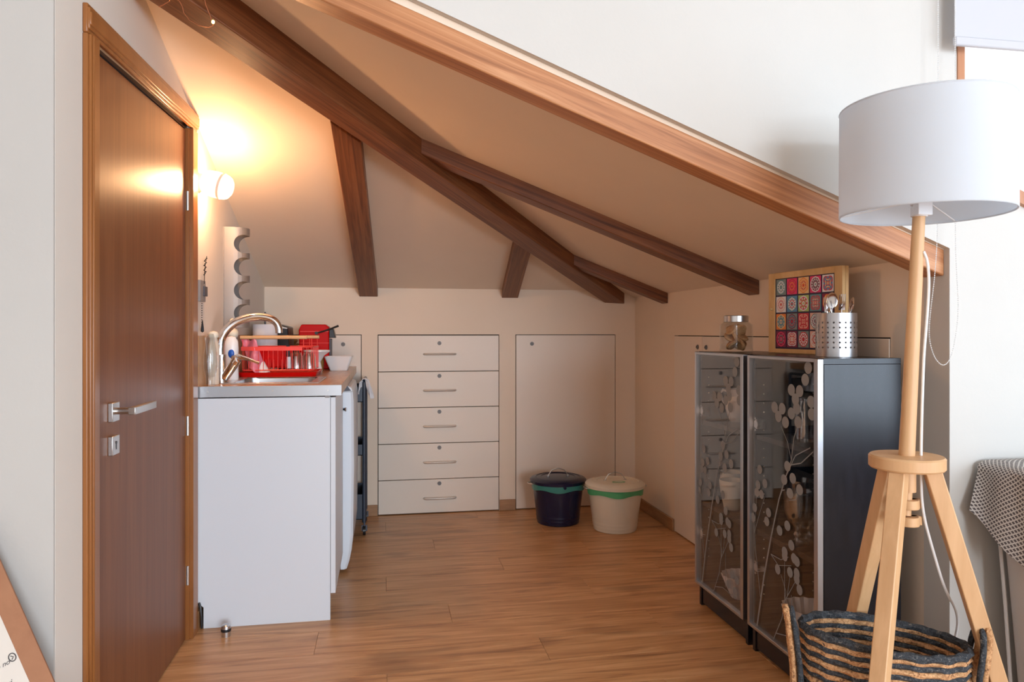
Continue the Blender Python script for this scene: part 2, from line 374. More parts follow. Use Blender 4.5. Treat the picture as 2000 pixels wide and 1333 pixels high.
# room around the camera
def wallbox(name, m, mb): return struct(name, m, mb)
wallbox('wall_east', 'wallw', MB().box(3.3, 3.4, -6.1, -2.75, 0, 2.75).box(3.3, 3.4, 0.6, YG + 0.1, 0, 2.75).box(3.3, 3.4, -2.75, 0.6, 0, 0.2).box(3.3, 3.4, -2.75, 0.6, 2.25, 2.75))
wallbox('wall_rear', 'wallw', MB().box(-2.3, 0.6, -6.1, -6.0, 0, 2.75).box(3.2, 3.4, -6.1, -6.0, 0, 2.75).box(0.6, 3.2, -6.1, -6.0, 0, 0.40).box(0.6, 3.2, -6.1, -6.0, 2.4, 2.75))
wallbox('wall_west', 'wallw', MB().box(-2.4, -2.3, -6.1, 1.8, 0, 2.75))
# ceilings
ce = MB()
def zplane(pts, fz, t=0.05): ce.prism([(x, y, fz(x, y)) for x, y in pts], (0, 0, t))
xb = hipx(YB + 0.1)
zplane([(XR + 0.1, YB + 0.1), (hipx(YB + 0.1), YB + 0.1), (hipx(2.05), 2.05), (XL - 0.1, 1.84), (XR + 0.1, 1.84)], lambda x, y: zr(x))
struct('ceiling', 'ceil', ce)
ce = MB()
yl = YB - ((0.376 * (XR - (XL - 0.1))) - 0.045) / 0.335
ce.prism([(XL - 0.1, YB + 0.1, zb(YB + 0.1)), (XL - 0.1, yl, zb(yl)), (hipx(YB + 0.1), YB + 0.1, zb(YB + 0.1))], (0, 0, 0.05))
struct('ceiling_back_slope', 'ceil', ce)
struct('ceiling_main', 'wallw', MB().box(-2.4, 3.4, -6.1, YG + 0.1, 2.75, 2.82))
# skirting
def skirt(n, x0, x1, y0, y1): struct(n, 'skirt', MB().box(x0, x1, y0, y1, 0, 0.068), bevel=0.003)
skirt('baseboard_back_left', -0.133, -0.039, YB - 0.012, YB); skirt('baseboard_back_middle', 0.716, 0.817, YB - 0.012, YB)
skirt('baseboard_back_right', 1.478, XR - 0.012, YB - 0.012, YB); skirt('baseboard_right', XR - 0.012, XR, 3.813, YB - 0.012)
skirt('baseboard_right_near', XR - 0.012, XR, YG, 2.06)
skirt('baseboard_left', XL, XL + 0.014, 2.85, YB)

# ------------------------------------------------ roof beams
def beam(label, poly, dz, m='beam', ax=0.0):
    # poly: four underside corners (world), dz: height; local X runs along the beam so the grain follows it
    p = [Vector(q) for q in poly]; o0 = p[0].copy(); d = (p[1] - p[0]); rz = math.atan2(d.y, d.x); pit = -math.asin(d.z / d.length)
    R = Matrix.Rotation(rz, 3, 'Z') @ Matrix.Rotation(pit, 3, 'Y'); Ri = R.inverted()
    mb = MB(); mb.prism([Ri @ (q - o0) for q in p], Ri @ Vector((0, 0, dz)))
    o = mb.build('roof_beam', m, None, bevel=0.004); o.location = o0; o.rotation_euler = R.to_euler()
    return tag(o, label, 'beam', 'exposed roof beams')
def xbeam(label, y0, y1, xa, za, xb_, zb_, m='beam'):
    beam(label, [(xa, y0, za), (xb_, y0, zb_), (xb_, y1, zb_), (xa, y1, za)], 0.085, m)
# beams on the right-hand slope, running from knee wall up to the hip
k = 0.376
def bz(x, e=1.285): return e + k * (XR - x)
beam('thick orange-brown beam nearest the camera under the gable wall edge', [(-0.69, 1.838, bz(-0.69)), (XR, 1.838, bz(XR)), (XR, 1.917, bz(XR)), (-0.69, 1.917, bz(-0.69))], 0.078, 'beamo')
beam('long brown rafter ending above the key cabinet, second from camera', [(0.0, 2.885, bz(0.0)), (XR, 2.885, bz(XR)), (XR, 2.975, bz(XR)), (0.08, 2.975, bz(0.08))], 0.085)
beam('short thin brown rafter landing on right wall near the far corner', [(1.03, 3.905, bz(1.03, 1.288)), (XR, 3.905, bz(XR, 1.288)), (XR, 3.99, bz(XR, 1.288)), (1.12, 3.99, bz(1.12, 1.288))], 0.080)
# hip rafter in the diagonal corner
a = Vector((1.47, 4.455, 1.310)); b = Vector((-0.68, 2.05, 2.074)); d = (b - a)
nrm = Vector((-d.y, d.x, 0)).normalized() * 0.046
beam('heavy diagonal hip rafter rising from the far corner to the upper left', [(1.403, 4.455, 1.314), b - nrm * -1.0 if False else b + nrm * -1, b + nrm, (1.538, 4.455, 1.304)] if False else
     [(1.403, 4.454, 1.312), (b.x - 0.034, b.y + 0.031, b.z), (b.x + 0.060, b.y - 0.031, b.z), (1.538, 4.454, 1.306)], 0.115)
beam('dark jack rafter above the kitchen counter, left of the drawer wall', [(-0.148, YB, 1.338), (-0.197, 2.74, 1.902), (-0.088, 2.86, 1.862), (-0.037, YB, 1.338)], 0.080)
beam('short dark jack rafter above the gap right of the drawers', [(0.730, YB, 1.338), (0.668, 3.60, 1.615), (0.775, 3.72, 1.577), (0.835, YB, 1.338)], 0.080)

# ------------------------------------------------ door in the left wall
dr = MB()
dr.prism([(XL - 0.050, 1.950, 0.004), (XL - 0.050, 2.772, 0.004), (XL - 0.050, 2.772, 1.858), (XL - 0.050, 1.950, 1.823)], (0.040, 0, 0))
door = struct('door_1', 'door', dr, bevel=0.003)
# rebated edge / jamb, its shadow put into the near-black colour
jb = MB(); jb.prism([(XL - 0.12, 1.905, 0), (XL - 0.12, 1.949, 0), (XL - 0.12, 1.949, 1.838), (XL - 0.12, 1.905, 1.838)], (0.085, 0, 0))
jb.prism([(XL - 0.12, 1.905, 1.826), (XL - 0.12, 2.79, 1.864), (XL - 0.12, 2.79, 1.885), (XL - 0.12, 1.905, 1.838)], (0.11, 0, 0))
jb.build('jamb', 'jamb', door)
cs = MB()
for (y0, y1, z0) in ((1.840, 1.912, 1.905),):
    for (o0, o1, h) in ((0, 1, 0.012), (0.12, 0.86, 0.017), (0.25, 0.72, 0.020)):
        cs.box(XL, XL + h, y0 + (y1 - y0) * o0, y0 + (y1 - y0) * o1, 0, 1.8295)
cs.build('casing', 'casing', door, bevel=0.003)
cs = MB()
for (o0, o1, h) in ((0, 1, 0.012), (0.12, 0.86, 0.017), (0.25, 0.72, 0.020)):
    za, zb_ = 1.830 + 0.070 * o0, 1.830 + 0.070 * o1
    cs.prism([(XL, 1.840 + 0.004 * o0, za), (XL, 2.852, za + 0.042), (XL, 2.852, zb_ + 0.042), (XL, 1.840 + 0.004 * o0, zb_)], (h, 0, 0))
cs.build('casing', 'casing', door, bevel=0.003)
MB().box(XL, XL + 0.014, 2.784, 2.852, 0, 1.868).box(XL - 0.11, XL + 0.002, 2.7755, 2.7895, 0, 1.866).build('casing', 'casing', door, bevel=0.002)
hd = MB().box(XL - 0.010, XL + 0.002, 2.028, 2.078, 0.885, 0.935).build('handle_rose', 'nickel', door, bevel=0.0015)
lv = MB(); lv.cyl((XL, 2.053, 0.912), (XL + 0.045, 2.053, 0.912), 0.009).prism([(XL + 0.034, 2.044, 0.902), (XL + 0.052, 2.044, 0.902), (XL + 0.052, 2.125, 0.902), (XL + 0.062, 2.19, 0.906), (XL + 0.050, 2.19, 0.906), (XL + 0.036, 2.125, 0.902)], (0, 0, 0.020))
lv.build('lever', 'nickel', hd, bevel=0.0015)
ks = MB().box(XL - 0.010, XL + 0.002, 2.028, 2.078, 0.797, 0.847).build('key_plate', 'nickel', door, bevel=0.0015)
MB().cyl((XL + 0.001, 2.053, 0.829), (XL + 0.0035, 2.053, 0.829), 0.004).box(XL, XL + 0.0034, 2.0515, 2.0545, 0.811, 0.829).build('keyhole', 'black', ks)
for z in (0.78, 0.235, 1.60):
    MB().cyl((XL - 0.004, 2.779, z - 0.035), (XL - 0.004, 2.779, z + 0.035), 0.006).build('hinge', 'nickel', door)

# ------------------------------------------------ built-in drawers and doors of the knee walls
def lock(parent, x, y, z, nx, ny):
    c = Vector((x, y, z)); n = Vector((nx, ny, 0))
    o = MB().cyl(c, c + n * 0.004, 0.0125, 0.012, 16).cyl(c, c + n * 0.008, 0.008, 0.0075, 12).build('lock', 'lockm', parent)
    u = Vector((-ny, nx, 0)) if abs(ny) > 0.5 else Vector((0, 1, 0)); q = c + n * 0.0082
    MB().bar(q - u * 0.004 + Vector((0, 0, 0.004)), q + u * 0.004 - Vector((0, 0, 0.004)), 0.0030, 0.001).build('key_slot', 'black', o)
du = thing('drawer_unit', 'tall bank of five flush cream drawers in the back wall', 'drawers', (0.338, YB + 0.01, 0))
zs = [0.004, 0.213, 0.435, 0.657, 0.879, 1.104]
for i in range(5):
    f = MB().box(-0.034, 0.710, YB - 0.003, YB + 0.017, zs[i] + 0.002, zs[i + 1] - 0.002).build('drawer', 'panel', du, bevel=0.0015)
    z = zs[i + 1] - 0.117; x0, x1 = 0.243, 0.438
    h = MB().tube([(x0, YB - 0.004, z), (x0 + 0.004, YB - 0.022, z), (x0 + 0.02, YB - 0.028, z), (x1 - 0.02, YB - 0.028, z), (x1 - 0.004, YB - 0.022, z), (x1, YB - 0.004, z)], 0.0064, 8).build('handle', 'handle', f)
    lock(f, 0.338, YB - 0.003, zs[i + 1] - 0.050 if i == 4 else zs[i + 1] - 0.028, 0, -1)
def flush(name, label, x0, x1, lx, lz=1.049):
    o = thing(name, label, 'cupboard door', ((x0 + x1) / 2, YB + 0.01, 0))
    p = MB().box(x0, x1, YB - 0.003, YB + 0.017, 0.006, 1.104).build('panel', 'panel', o, bevel=0.0015); lock(o, lx, YB - 0.003, lz, 0, -1)
flush('cupboard_door', 'flush cream cupboard door behind the two dustbins', 0.822, 1.473, 0.924)
flush('cupboard_door', 'flush cream cupboard door behind kitchen counter and trolley', -0.596, -0.138, -0.244)
def flushr(label, y0, y1, ly):
    o = thing('cupboard_door', label, 'cupboard door', (XR + 0.01, (y0 + y1) / 2, 0))
    MB().box(XR - 0.003, XR + 0.017, y0, y1, 0.006, 1.100).build('panel', 'panel', o, bevel=0.0015); lock(o, XR - 0.003, ly, 1.045, -1, 0)
flushr('flush cream cupboard door in right wall, left of the glass cabinets', 3.452, 3.807, 3.50)
flushr('flush cream cupboard door behind the left glass cabinet and jar', 2.762, 3.448, 3.40)
flushr('flush cream cupboard door behind the cutlery holder on right wall', 2.067, 2.758, 2.70)

# ------------------------------------------------ kitchenette
CT = 0.915
kc = thing('kitchen_cabinet', 'white kitchen base cabinet with plain side panel beside the wooden door', 'cabinet', (-0.45, 3.12, 0))
sp = MB(); sp.prism([(-0.672, 2.872, 0), (-0.206, 2.872, 0), (-0.206, 2.872, 0.870), (-0.696, 2.872, 0.870), (-0.696, 2.872, 0.10), (-0.672, 2.872, 0.08)], (0, 0.018, 0))
sp.build('side_panel', 'white', kc, bevel=0.0008)
MB().box(-0.205, -0.186, 2.872, 3.385, 0.104, 0.868).build('door', 'white', kc, bevel=0.0015)
MB().box(-0.25, -0.235, 2.89, 3.385, 0, 0.10).build('plinth', 'white', kc)
MB().box(-0.69, -0.207, 3.370, 3.386, 0.02, 0.870).box(-0.69, -0.207, 2.89, 3.37, 0.10, 0.116).box(-0.696, -0.69, 2.89, 3.386, 0.1, 0.87).build('carcass', 'white', kc)
MB().box(-0.226, -0.208, 2.8715, 2.89, 0.866, 0.8735).build('bracket', 'greyp', kc)
tag(MB().tube([(-0.686, 2.868, 0.10), (-0.680, 2.862, 0.085), (-0.677, 2.860, 0.05), (-0.676, 2.862, 0.006)], 0.004, 8).build('power_cable', 'black'), 'black cable coming down beside the white cabinet by the door', 'cable')
wt = thing('worktop', 'wood-look kitchen worktop with a grey metal end strip', 'worktop', (-0.43, 3.6, CT))
SX0, SX1, SY0, SY1 = -0.615, -0.275, 3.00, 3.36
MB().box(XL + 0.002, -0.165, 2.872, SY0, 0.876, CT).box(XL + 0.002, SX0, SY0, SY1, 0.876, CT).box(SX1, -0.165, SY0, SY1, 0.876, CT).box(XL + 0.002, -0.165, SY1, YB - 0.003, 0.876, CT).build('top', 'counter', wt)
es = MB().box(XL + 0.002, -0.163, 2.867, 2.8718, 0.874, CT + 0.001).build('end_strip', 'edge', wt, bevel=0.0006)
for x in (-0.655, -0.42, -0.215): MB().cyl((x, 2.867, 0.896), (x, 2.8655, 0.896), 0.0035, 0.003, 10).build('screw', 'nickel', es)
MB().box(XL + 0.0005, XL + 0.012, 2.872, YB - 0.003, CT, 1.108).build('backsplash', 'counter', wt, label='wood-look upstand along the left wall')
sk = thing('kitchen_sink', 'inset stainless steel sink below the chrome tap', 'sink', (-0.445, 3.18, CT))
rim = MB(); R = 0.014
for z0, z1, e in ((CT, CT + 0.004, 0.016),):
    rim.box(SX0 - e, SX1 + e, SY0 - e, SY0 + 0.02, z0, z1).box(SX0 - e, SX1 + e, SY1 - 0.02, SY1 + e, z0, z1).box(SX0 - e, SX0 + 0.02, SY0 + 0.02, SY1 - 0.02, z0, z1).box(SX1 - 0.02, SX1 + e, SY0 + 0.02, SY1 - 0.02, z0, z1)
rim.build('rim', 'steel', sk, bevel=0.0015)
bs = MB(); 
def rrect(x0, x1, y0, y1, r, z, n=5):
    out = []
    for cx, cy, a0 in ((x1 - r, y1 - r, 0), (x0 + r, y1 - r, PI / 2), (x0 + r, y0 + r, PI), (x1 - r, y0 + r, 1.5 * PI)):
        for i in range(n + 1): a = a0 + PI / 2 * i / n; out.append((cx + r * math.cos(a), cy + r * math.sin(a), z))
    return out
def loft(mb, rings, cap0=True, cap1=True):
    n = len(rings[0]); vs = [p for r in rings for p in r]; fs = []
    for k in range(len(rings) - 1):
        for i in range(n): j = (i + 1) % n; fs.append((k * n + i, k * n + j, (k + 1) * n + j, (k + 1) * n + i))
    if cap0: fs.append(tuple(range(n))[::-1])
    if cap1: fs.append(tuple(range((len(rings) - 1) * n, len(rings) * n)))
    mb.add(vs, fs); return mb
i_ = 0.018
loft(bs, [rrect(SX0 + i_, SX1 - i_, SY0 + i_, SY1 - i_, 0.05, CT + 0.003), rrect(SX0 + 0.03, SX1 - 0.03, SY0 + 0.03, SY1 - 0.03, 0.05, CT - 0.13), rrect(SX0 + 0.05, SX1 - 0.05, SY0 + 0.05, SY1 - 0.05, 0.04, CT - 0.15)], cap0=False)
bs.build('basin', 'steel', sk)
MB().cyl((-0.445, 3.18, CT - 0.150), (-0.445, 3.18, CT - 0.147), 0.04).build('drain', 'chrome', sk)
# tap
tp = thing('kitchen_tap', 'chrome kitchen tap with a high curved spout over the sink', 'tap', (-0.655, 3.09, CT))
MB().cyl((-0.655, 3.09, CT + 0.0005), (-0.655, 3.09, CT + 0.012), 0.030, 0.028, 24).cyl((-0.655, 3.09, CT + 0.012), (-0.655, 3.09, 1.03), 0.0225, 0.020, 24).build('body', 'chrome', tp)
pts = []
for q in [(-0.660, 1.03), (-0.660, 1.06), (-0.655, 1.095), (-0.640, 1.125), (-0.615, 1.152), (-0.585, 1.170), (-0.550, 1.182), (-0.515, 1.187), (-0.480, 1.184), (-0.455, 1.175), (-0.437, 1.158), (-0.430, 1.138), (-0.429, 1.118)]:
    pts.append((q[0], 3.09 + 0.05 * (q[0] + 0.66), q[1]))
pts = chai3(pts, 2)
MB().tube(pts, [0.0185 - 0.0040 * i / (len(pts) - 1) for i in range(len(pts))], 20).build('spout', 'chrome', tp)
lv = MB().cyl((-0.640, 3.085, 0.935), (-0.590, 3.04, 1.000), 0.017, 0.019, 18).cyl((-0.590, 3.04, 1.000), (-0.580, 3.032, 1.012), 0.019, 0.016, 18).build('cartridge', 'chrome', tp)
MB().tube([(-0.60, 3.05, 1.013), (-0.575, 3.04, 1.022), (-0.540, 3.03, 1.014), (-0.505, 3.02, 1.000), (-0.495, 3.02, 0.997)], [0.014, 0.012, 0.007, 0.005, 0.006], 10).build('lever', 'chrome', lv)
# fridge
fr = thing('mini_fridge', 'small white fridge with a rounded door under the worktop', 'fridge', (-0.43, 3.66, 0))
MB().box(-0.66, -0.200, 3.405, 3.930, 0.02, 0.855).box(-0.64, -0.22, 3.42, 3.90, 0, 0.02).build('body', 'fridge', fr, bevel=0.004)
fd = MB(); rings = []
for z, xx in ((0.022, -0.170), (0.06, -0.158), (0.11, -0.148), (0.18, -0.141), (0.5, -0.137), (0.80, -0.139), (0.845, -0.142)):
    rings.append([(-0.198, 3.402, z), (xx - 0.012, 3.402, z), (xx, 3.414, z), (xx, 3.918, z), (xx - 0.012, 3.93, z), (-0.198, 3.93, z)])
loft(fd, rings); fdo = fd.build('door', 'fridge', fr, bevel=0.002)
MB().prism([(-0.198, 3.402, 0.846), (-0.142, 3.402, 0.846), (-0.150, 3.402, 0.866), (-0.170, 3.402, 0.8745), (-0.198, 3.402, 0.870)], (0, 0.528, 0)).build('door_top_trim', 'plasticw', fdo, bevel=0.003)
MB().prism([(-0.196, 3.4005, 0.848), (-0.150, 3.4005, 0.850), (-0.168, 3.4005, 0.874), (-0.180, 3.4005, 0.874)], (0, 0.003, 0)).build('badge', 'dgrey', fdo)
MB().cyl((-0.188, 3.401, 0.765), (-0.172, 3.392, 0.765), 0.005, 0.010, 12).build('lock', 'chrome', fdo)
# trolley
tr = thing('kitchen_trolley', 'narrow blue-grey three-tier steel trolley beside the fridge', 'trolley', (-0.30, 4.22, 0))
TX0, TX1, TY0, TY1 = -0.50, -0.112, 4.045, 4.36
for (z0, z1) in ((0.735, 0.818), (0.44, 0.50), (0.085, 0.225)):
    t = MB(); w = 0.004
    t.box(TX0, TX1, TY0, TY1, z0, z0 + w).box(TX0, TX1, TY0, TY0 + w, z0, z1).box(TX0, TX1, TY1 - w, TY1, z0, z1).box(TX0, TX0 + w, TY0, TY1, z0, z1).box(TX1 - w, TX1, TY0, TY1, z0, z1)
    t.build('tray', 'trolley', tr)
for (x, y) in ((TX1 + 0.004, TY0), (TX1 + 0.004, TY1), (TX0 - 0.004, TY0), (TX0 - 0.004, TY1)):
    MB().cyl((x, y, 0.07), (x, y, 0.845), 0.0105, n=12).build('post', 'trolley', tr)
    o = MB().cyl((x - 0.006, y, 0.026), (x + 0.008, y, 0.026), 0.0255, n=20).build('caster', 'black', tr)
    MB().cyl((x + 0.001, y, 0.045), (x + 0.001, y, 0.075), 0.006).bar((x + 0.010, y, 0.055), (x + 0.010, y, 0.022), 0.003, 0.014).bar((x - 0.008, y, 0.055), (x - 0.008, y, 0.022), 0.003, 0.014).cyl((x - 0.011, y, 0.026), (x + 0.0125, y, 0.026), 0.006).build('caster_fork', 'dgrey', o)
for x in (TX1 + 0.004, TX0 - 0.004): MB().tube([(x, TY0, 0.84), (x, TY0 + 0.01, 0.85), (x, TY1 - 0.01, 0.85), (x, TY1, 0.84)], 0.0095, 10).build('handle', 'trolley', tr)
# towel on the trolley handle
def sheet(mb, fn, nu, nv, th=0.0015, rot=False):
    g = [[Vector(fn(i / nu, j / nv)) for j in range(nv + 1)] for i in range(nu + 1)]
    vs = []; 
    for s_ in (0, 1):
        for i in range(nu + 1):
            for j in range(nv + 1):
                a = g[min(i + 1, nu)][j] - g[max(i - 1, 0)][j]; b_ = g[i][min(j + 1, nv)] - g[i][max(j - 1, 0)]
                n = a.cross(b_); n = n.normalized() if n.length > 1e-9 else Vector((0, 0, 1)); vs.append(g[i][j] + n * th * s_)
    K = (nu + 1) * (nv + 1); idx = lambda i, j: i * (nv + 1) + j; fs = []
    for i in range(nu):
        for j in range(nv):
            q = (idx(i, j), idx(i + 1, j), idx(i + 1, j + 1), idx(i, j + 1)); fs += [q, tuple(K + x for x in q[::-1])]
    for i in range(nu):
        fs += [(idx(i, 0), K + idx(i, 0), K + idx(i + 1, 0), idx(i + 1, 0)), (idx(i, nv), idx(i + 1, nv), K + idx(i + 1, nv), K + idx(i, nv))]
    for j in range(nv):
        fs += [(idx(0, j), idx(0, j + 1), K + idx(0, j + 1), K + idx(0, j)), (idx(nu, j), K + idx(nu, j), K + idx(nu, j + 1), idx(nu, j + 1))]
    mb.add(vs, fs); return mb
def towel(u, v):
    # v runs over the bar: hangs left, over, right
    s = v * 0.20; x0 = TX1 + 0.004
    y = TY0 - 0.016 + u * 0.12
    wob = 0.010 * math.sin(u * 17 + v * 4)
    if s < 0.075: return (x0 - 0.014 - wob - (0.075 - s) * 0.20, y, 0.855 - (0.075 - s))
    if s < 0.10: t = (s - 0.075) / 0.025 * PI; return (x0 - 0.014 * math.cos(t), y, 0.855 + 0.012 * math.sin(t))
    return (x0 + 0.014 + wob + (s - 0.10) * 0.30, y - (s - 0.1) * 0.1 * u, 0.855 - (s - 0.10))
tag(sheet(MB(), towel, 10, 24, 0.003).build('tea_towel', 'cloth'), 'crumpled white cloth draped over the trolley handle', 'towel')
tg = MB()
random.seed(3)
for i in range(5): tg.sphere((-0.20 - 0.03 * i, 4.09 + 0.03 * (i % 2), 0.475 + 0.012 * (i % 3)), 0.028, 10, 6, (1, 0.8, 0.8))
tag(tg.build('bag', 'black'), 'crumpled black bag on the middle trolley tray', 'bag')
tag(MB().prism([(-0.215, 4.060, 0.466), (-0.16, 4.060, 0.450), (-0.135, 4.060, 0.485), (-0.15, 4.060, 0.497)], (0, 0.02, 0)).build('packet', 'cream', bevel=0.002), 'small pale packet in front of the black bag on the trolley', 'packet')
tag(MB().lathe([(0.0001, 0), (0.05, 0.0), (0.085, 0.07), (0.082, 0.07), (0.048, 0.006), (0.0001, 0.006)], (-0.215, 4.15, 0.09 + 0.001), 28).box(-0.25, -0.14, 4.07, 4.20, 0.165, 0.19).build('food_tub', 'plasticw'), 'white tub on the bottom tray of the trolley', 'tub')
# paper roll
# ------------------------------------------------ things on the worktop
Z = CT + 0.0006
rk = thing('dish_rack', 'red wire dish rack with wooden handles beside the sink', 'dish rack', (-0.48, 3.60, Z))
RX0, RX1, RY0, RY1 = -0.655, -0.315, 3.455, 3.76
ty = MB(); w = 0.006
loft(ty, [rrect(RX0, RX1, RY0, RY1, 0.02, Z), rrect(RX0 - 0.008, RX1 + 0.008, RY0 - 0.008, RY1 + 0.008, 0.024, Z + 0.020), rrect(RX0 - 0.003, RX1 + 0.003, RY0 - 0.003, RY1 + 0.003, 0.022, Z + 0.020), rrect(RX0 + 0.004, RX1 - 0.004, RY0 + 0.004, RY1 - 0.004, 0.02, Z + 0.006)])
ty.build('tray', 'red', rk)
zt = 1.052
wi = MB()
for z in (Z + 0.030, zt):
    wi.tube(rrect(RX0 + 0.012, RX1 - 0.012, RY0 + 0.012, RY1 - 0.012, 0.02, z), 0.0028, 6, closed=True)
for i in range(15):
    x = RX0 + 0.02 + i * (RX1 - RX0 - 0.04) / 14
    for y in (RY0 + 0.012, RY1 - 0.012): wi.cyl((x, y, Z + 0.03), (x, y, zt), 0.0013, n=5)
    wi.cyl((x, RY0 + 0.012, Z + 0.03), (x, RY1 - 0.012, Z + 0.03), 0.0013, n=5)
for i in range(9):
    y = RY0 + 0.02 + i * (RY1 - RY0 - 0.04) / 8
    for x in (RX0 + 0.012, RX1 - 0.012): wi.cyl((x, y, Z + 0.03), (x, y, zt), 0.0013, n=5)
for i in range(12):
    x = RX0 + 0.03 + i * 0.018; wi.tube([(x, RY0 + 0.10, Z + 0.03), (x, RY0 + 0.11, Z + 0.075), (x, RY0 + 0.125, Z + 0.03)], 0.0013, 5)
for y in (RY0 + 0.012, RY1 - 0.012):
    for x in (RX0 + 0.015, RX1 - 0.055, RX1 - 0.018): wi.cyl((x, y, zt), (x, y, 1.094), 0.0018, n=6)
wi.build('wire_frame', 'redwire', rk)
MB().box(RX0 + 0.008, RX1 - 0.06, RY0 + 0.0065, RY0 + 0.0085, zt - 0.016, zt + 0.003).build('band', 'redwire', rk)
for y, a_, b_ in ((RY0 + 0.012, RX0 + 0.004, RX1 - 0.040), (RY1 - 0.012, RX0 + 0.02, RX1 - 0.008)):
    MB().cyl((a_, y, 1.0975), (b_, y, 1.0975), 0.0085, n=14).build('handle', 'beech', rk)
tag(MB().box(-0.595, -0.435, 3.60, 3.612, Z + 0.035, 1.050).build('chopping_board', 'red', bevel=0.006), 'red plastic chopping board standing upright in the dish rack', 'board')
cup = [(0.0001, 0), (0.024, 0), (0.030, 0.02), (0.034, 0.075), (0.0325, 0.075), (0.028, 0.02), (0.022, 0.004), (0.0001, 0.004)]
def tumbler(label, x, y, z, cat='glass', name='drinking_glass', group=None, up=False, pr=None):
    o = MB().lathe(pr or cup, (0, 0, 0), 24).build(name, 'table'); o.location = (x, y, z if not up else z + 0.0)
    if up: o.rotation_euler = (PI, 0, 0); o.location = (x, y, z + 0.0758)
    return tag(o, label, cat, group)
tumbler('upside-down glass in the dish rack, nearest the red board', -0.415, 3.56, Z + 0.033, up=True, group='glasses in the dish rack')
tumbler('upside-down glass in the dish rack, nearest the white bowl', -0.352, 3.53, Z + 0.033, up=True, group='glasses in the dish rack')
c = MB().lathe([(0.0001, 0), (0.022, 0), (0.030, 0.06), (0.028, 0.06), (0.020, 0.004), (0.0001, 0.004)], (0, 0, 0), 24).build('white_cup', 'ceramic')
c.location = (-0.575, 3.52, Z + 0.062); c.rotation_euler = (0.2, 2.75, 0); tag(c, 'small white cup tipped upside down at the left of the dish rack', 'cup')
tag(sheet(MB(), lambda u, v: (-0.655 + 0.075 * u + 0.035 * v, 3.49 + 0.03 * math.sin(u * 5 + v * 3), 1.100 - 0.150 * v - 0.02 * u + 0.008 * math.sin(u * 9)), 8, 10, 0.003).build('rubber_glove', 'pink'), 'pink rubber cloth hanging over the left side of the dish rack', 'cloth')
kn = thing('knife', 'black-handled knife standing in the dish rack by the glasses', 'knife', (-0.445, 3.50, Z + 0.035))
MB().box(-0.449, -0.432, 3.499, 3.501, Z + 0.036, Z + 0.09).build('blade', 'steel', kn); MB().box(-0.452, -0.435, 3.494, 3.506, Z + 0.09, Z + 0.145).build('handle', 'black', kn, bevel=0.003)
# coupe dish
tag(MB().lathe([(0.0001, 0), (0.025, 0), (0.027, 0.004), (0.018, 0.045), (0.05, 0.078), (0.062, 0.083), (0.062, 0.090), (0.048, 0.084), (0.0001, 0.06)], (-0.347, 3.83, Z), 28).scale if False else
    MB().lathe([(0.0001, 0), (0.028, 0), (0.030, 0.004), (0.020, 0.050), (0.040, 0.085), (0.068, 0.105), (0.068, 0.113), (0.045, 0.100), (0.0001, 0.07)], (-0.347, 3.87, Z), 28).build('footed_dish', 'ceramic'), 'white footed dish behind the right end of the dish rack', 'dish')
bag = MB(); loft(bag, [rrect(-0.390, -0.322, 3.955, 4.01, 0.015, Z), rrect(-0.402, -0.318, 3.950, 4.015, 0.02, Z + 0.05), rrect(-0.395, -0.325, 3.965, 4.005, 0.012, Z + 0.10)])
tag(bag.build('coffee_bag', 'amber'), 'small brown speckled bag standing left of the square white bowl', 'bag')
bw = MB(); loft(bw, [rrect(-0.285, -0.195, 3.95, 4.04, 0.012, Z), rrect(-0.312, -0.168, 3.925, 4.065, 0.014, Z + 0.070), rrect(-0.314, -0.166, 3.923, 4.067, 0.014, Z + 0.076), rrect(-0.306, -0.174, 3.931, 4.059, 0.012, Z + 0.076), rrect(-0.282, -0.198, 3.953, 4.037, 0.010, Z + 0.006)])
tag(bw.build('square_bowl', 'ceramic'), 'white square bowl with sloping sides near the worktop edge', 'bowl')
# coffee machine
cm = thing('coffee_machine', 'red capsule coffee machine with black lever at the back of the worktop', 'coffee machine', (-0.37, 4.18, Z))
bd = MB(); bd.prism([(-0.460, 4.12, Z), (-0.302, 4.12, Z), (-0.302, 4.12, 1.150), (-0.322, 4.12, 1.165), (-0.452, 4.12, 1.165), (-0.466, 4.12, 1.135)], (0, 0.115, 0)).build('body', 'red', cm, bevel=0.006)
MB().box(-0.458, -0.305, 4.118, 4.122, 1.124, 1.128).box(-0.458, -0.300, 4.118, 4.122, 1.060, 1.0625).build('seam', 'redwire', cm)
MB().box(-0.302, -0.292, 4.125, 4.23, Z, 1.085).build('front_plate', 'dgrey', cm, bevel=0.002)
MB().prism([(-0.303, 4.13, 1.145), (-0.280, 4.13, 1.140), (-0.268, 4.13, 1.090), (-0.303, 4.13, 1.090)], (0, 0.09, 0)).build('spout', 'black', cm, bevel=0.003)
MB().tube([(-0.370, 4.112, 1.117), (-0.330, 4.110, 1.128), (-0.290, 4.112, 1.142), (-0.250, 4.116, 1.158)], [0.0045, 0.0045, 0.005, 0.006], 8).cyl((-0.370, 4.122, 1.117), (-0.370, 4.106, 1.117), 0.009).build('lever', 'black', cm)
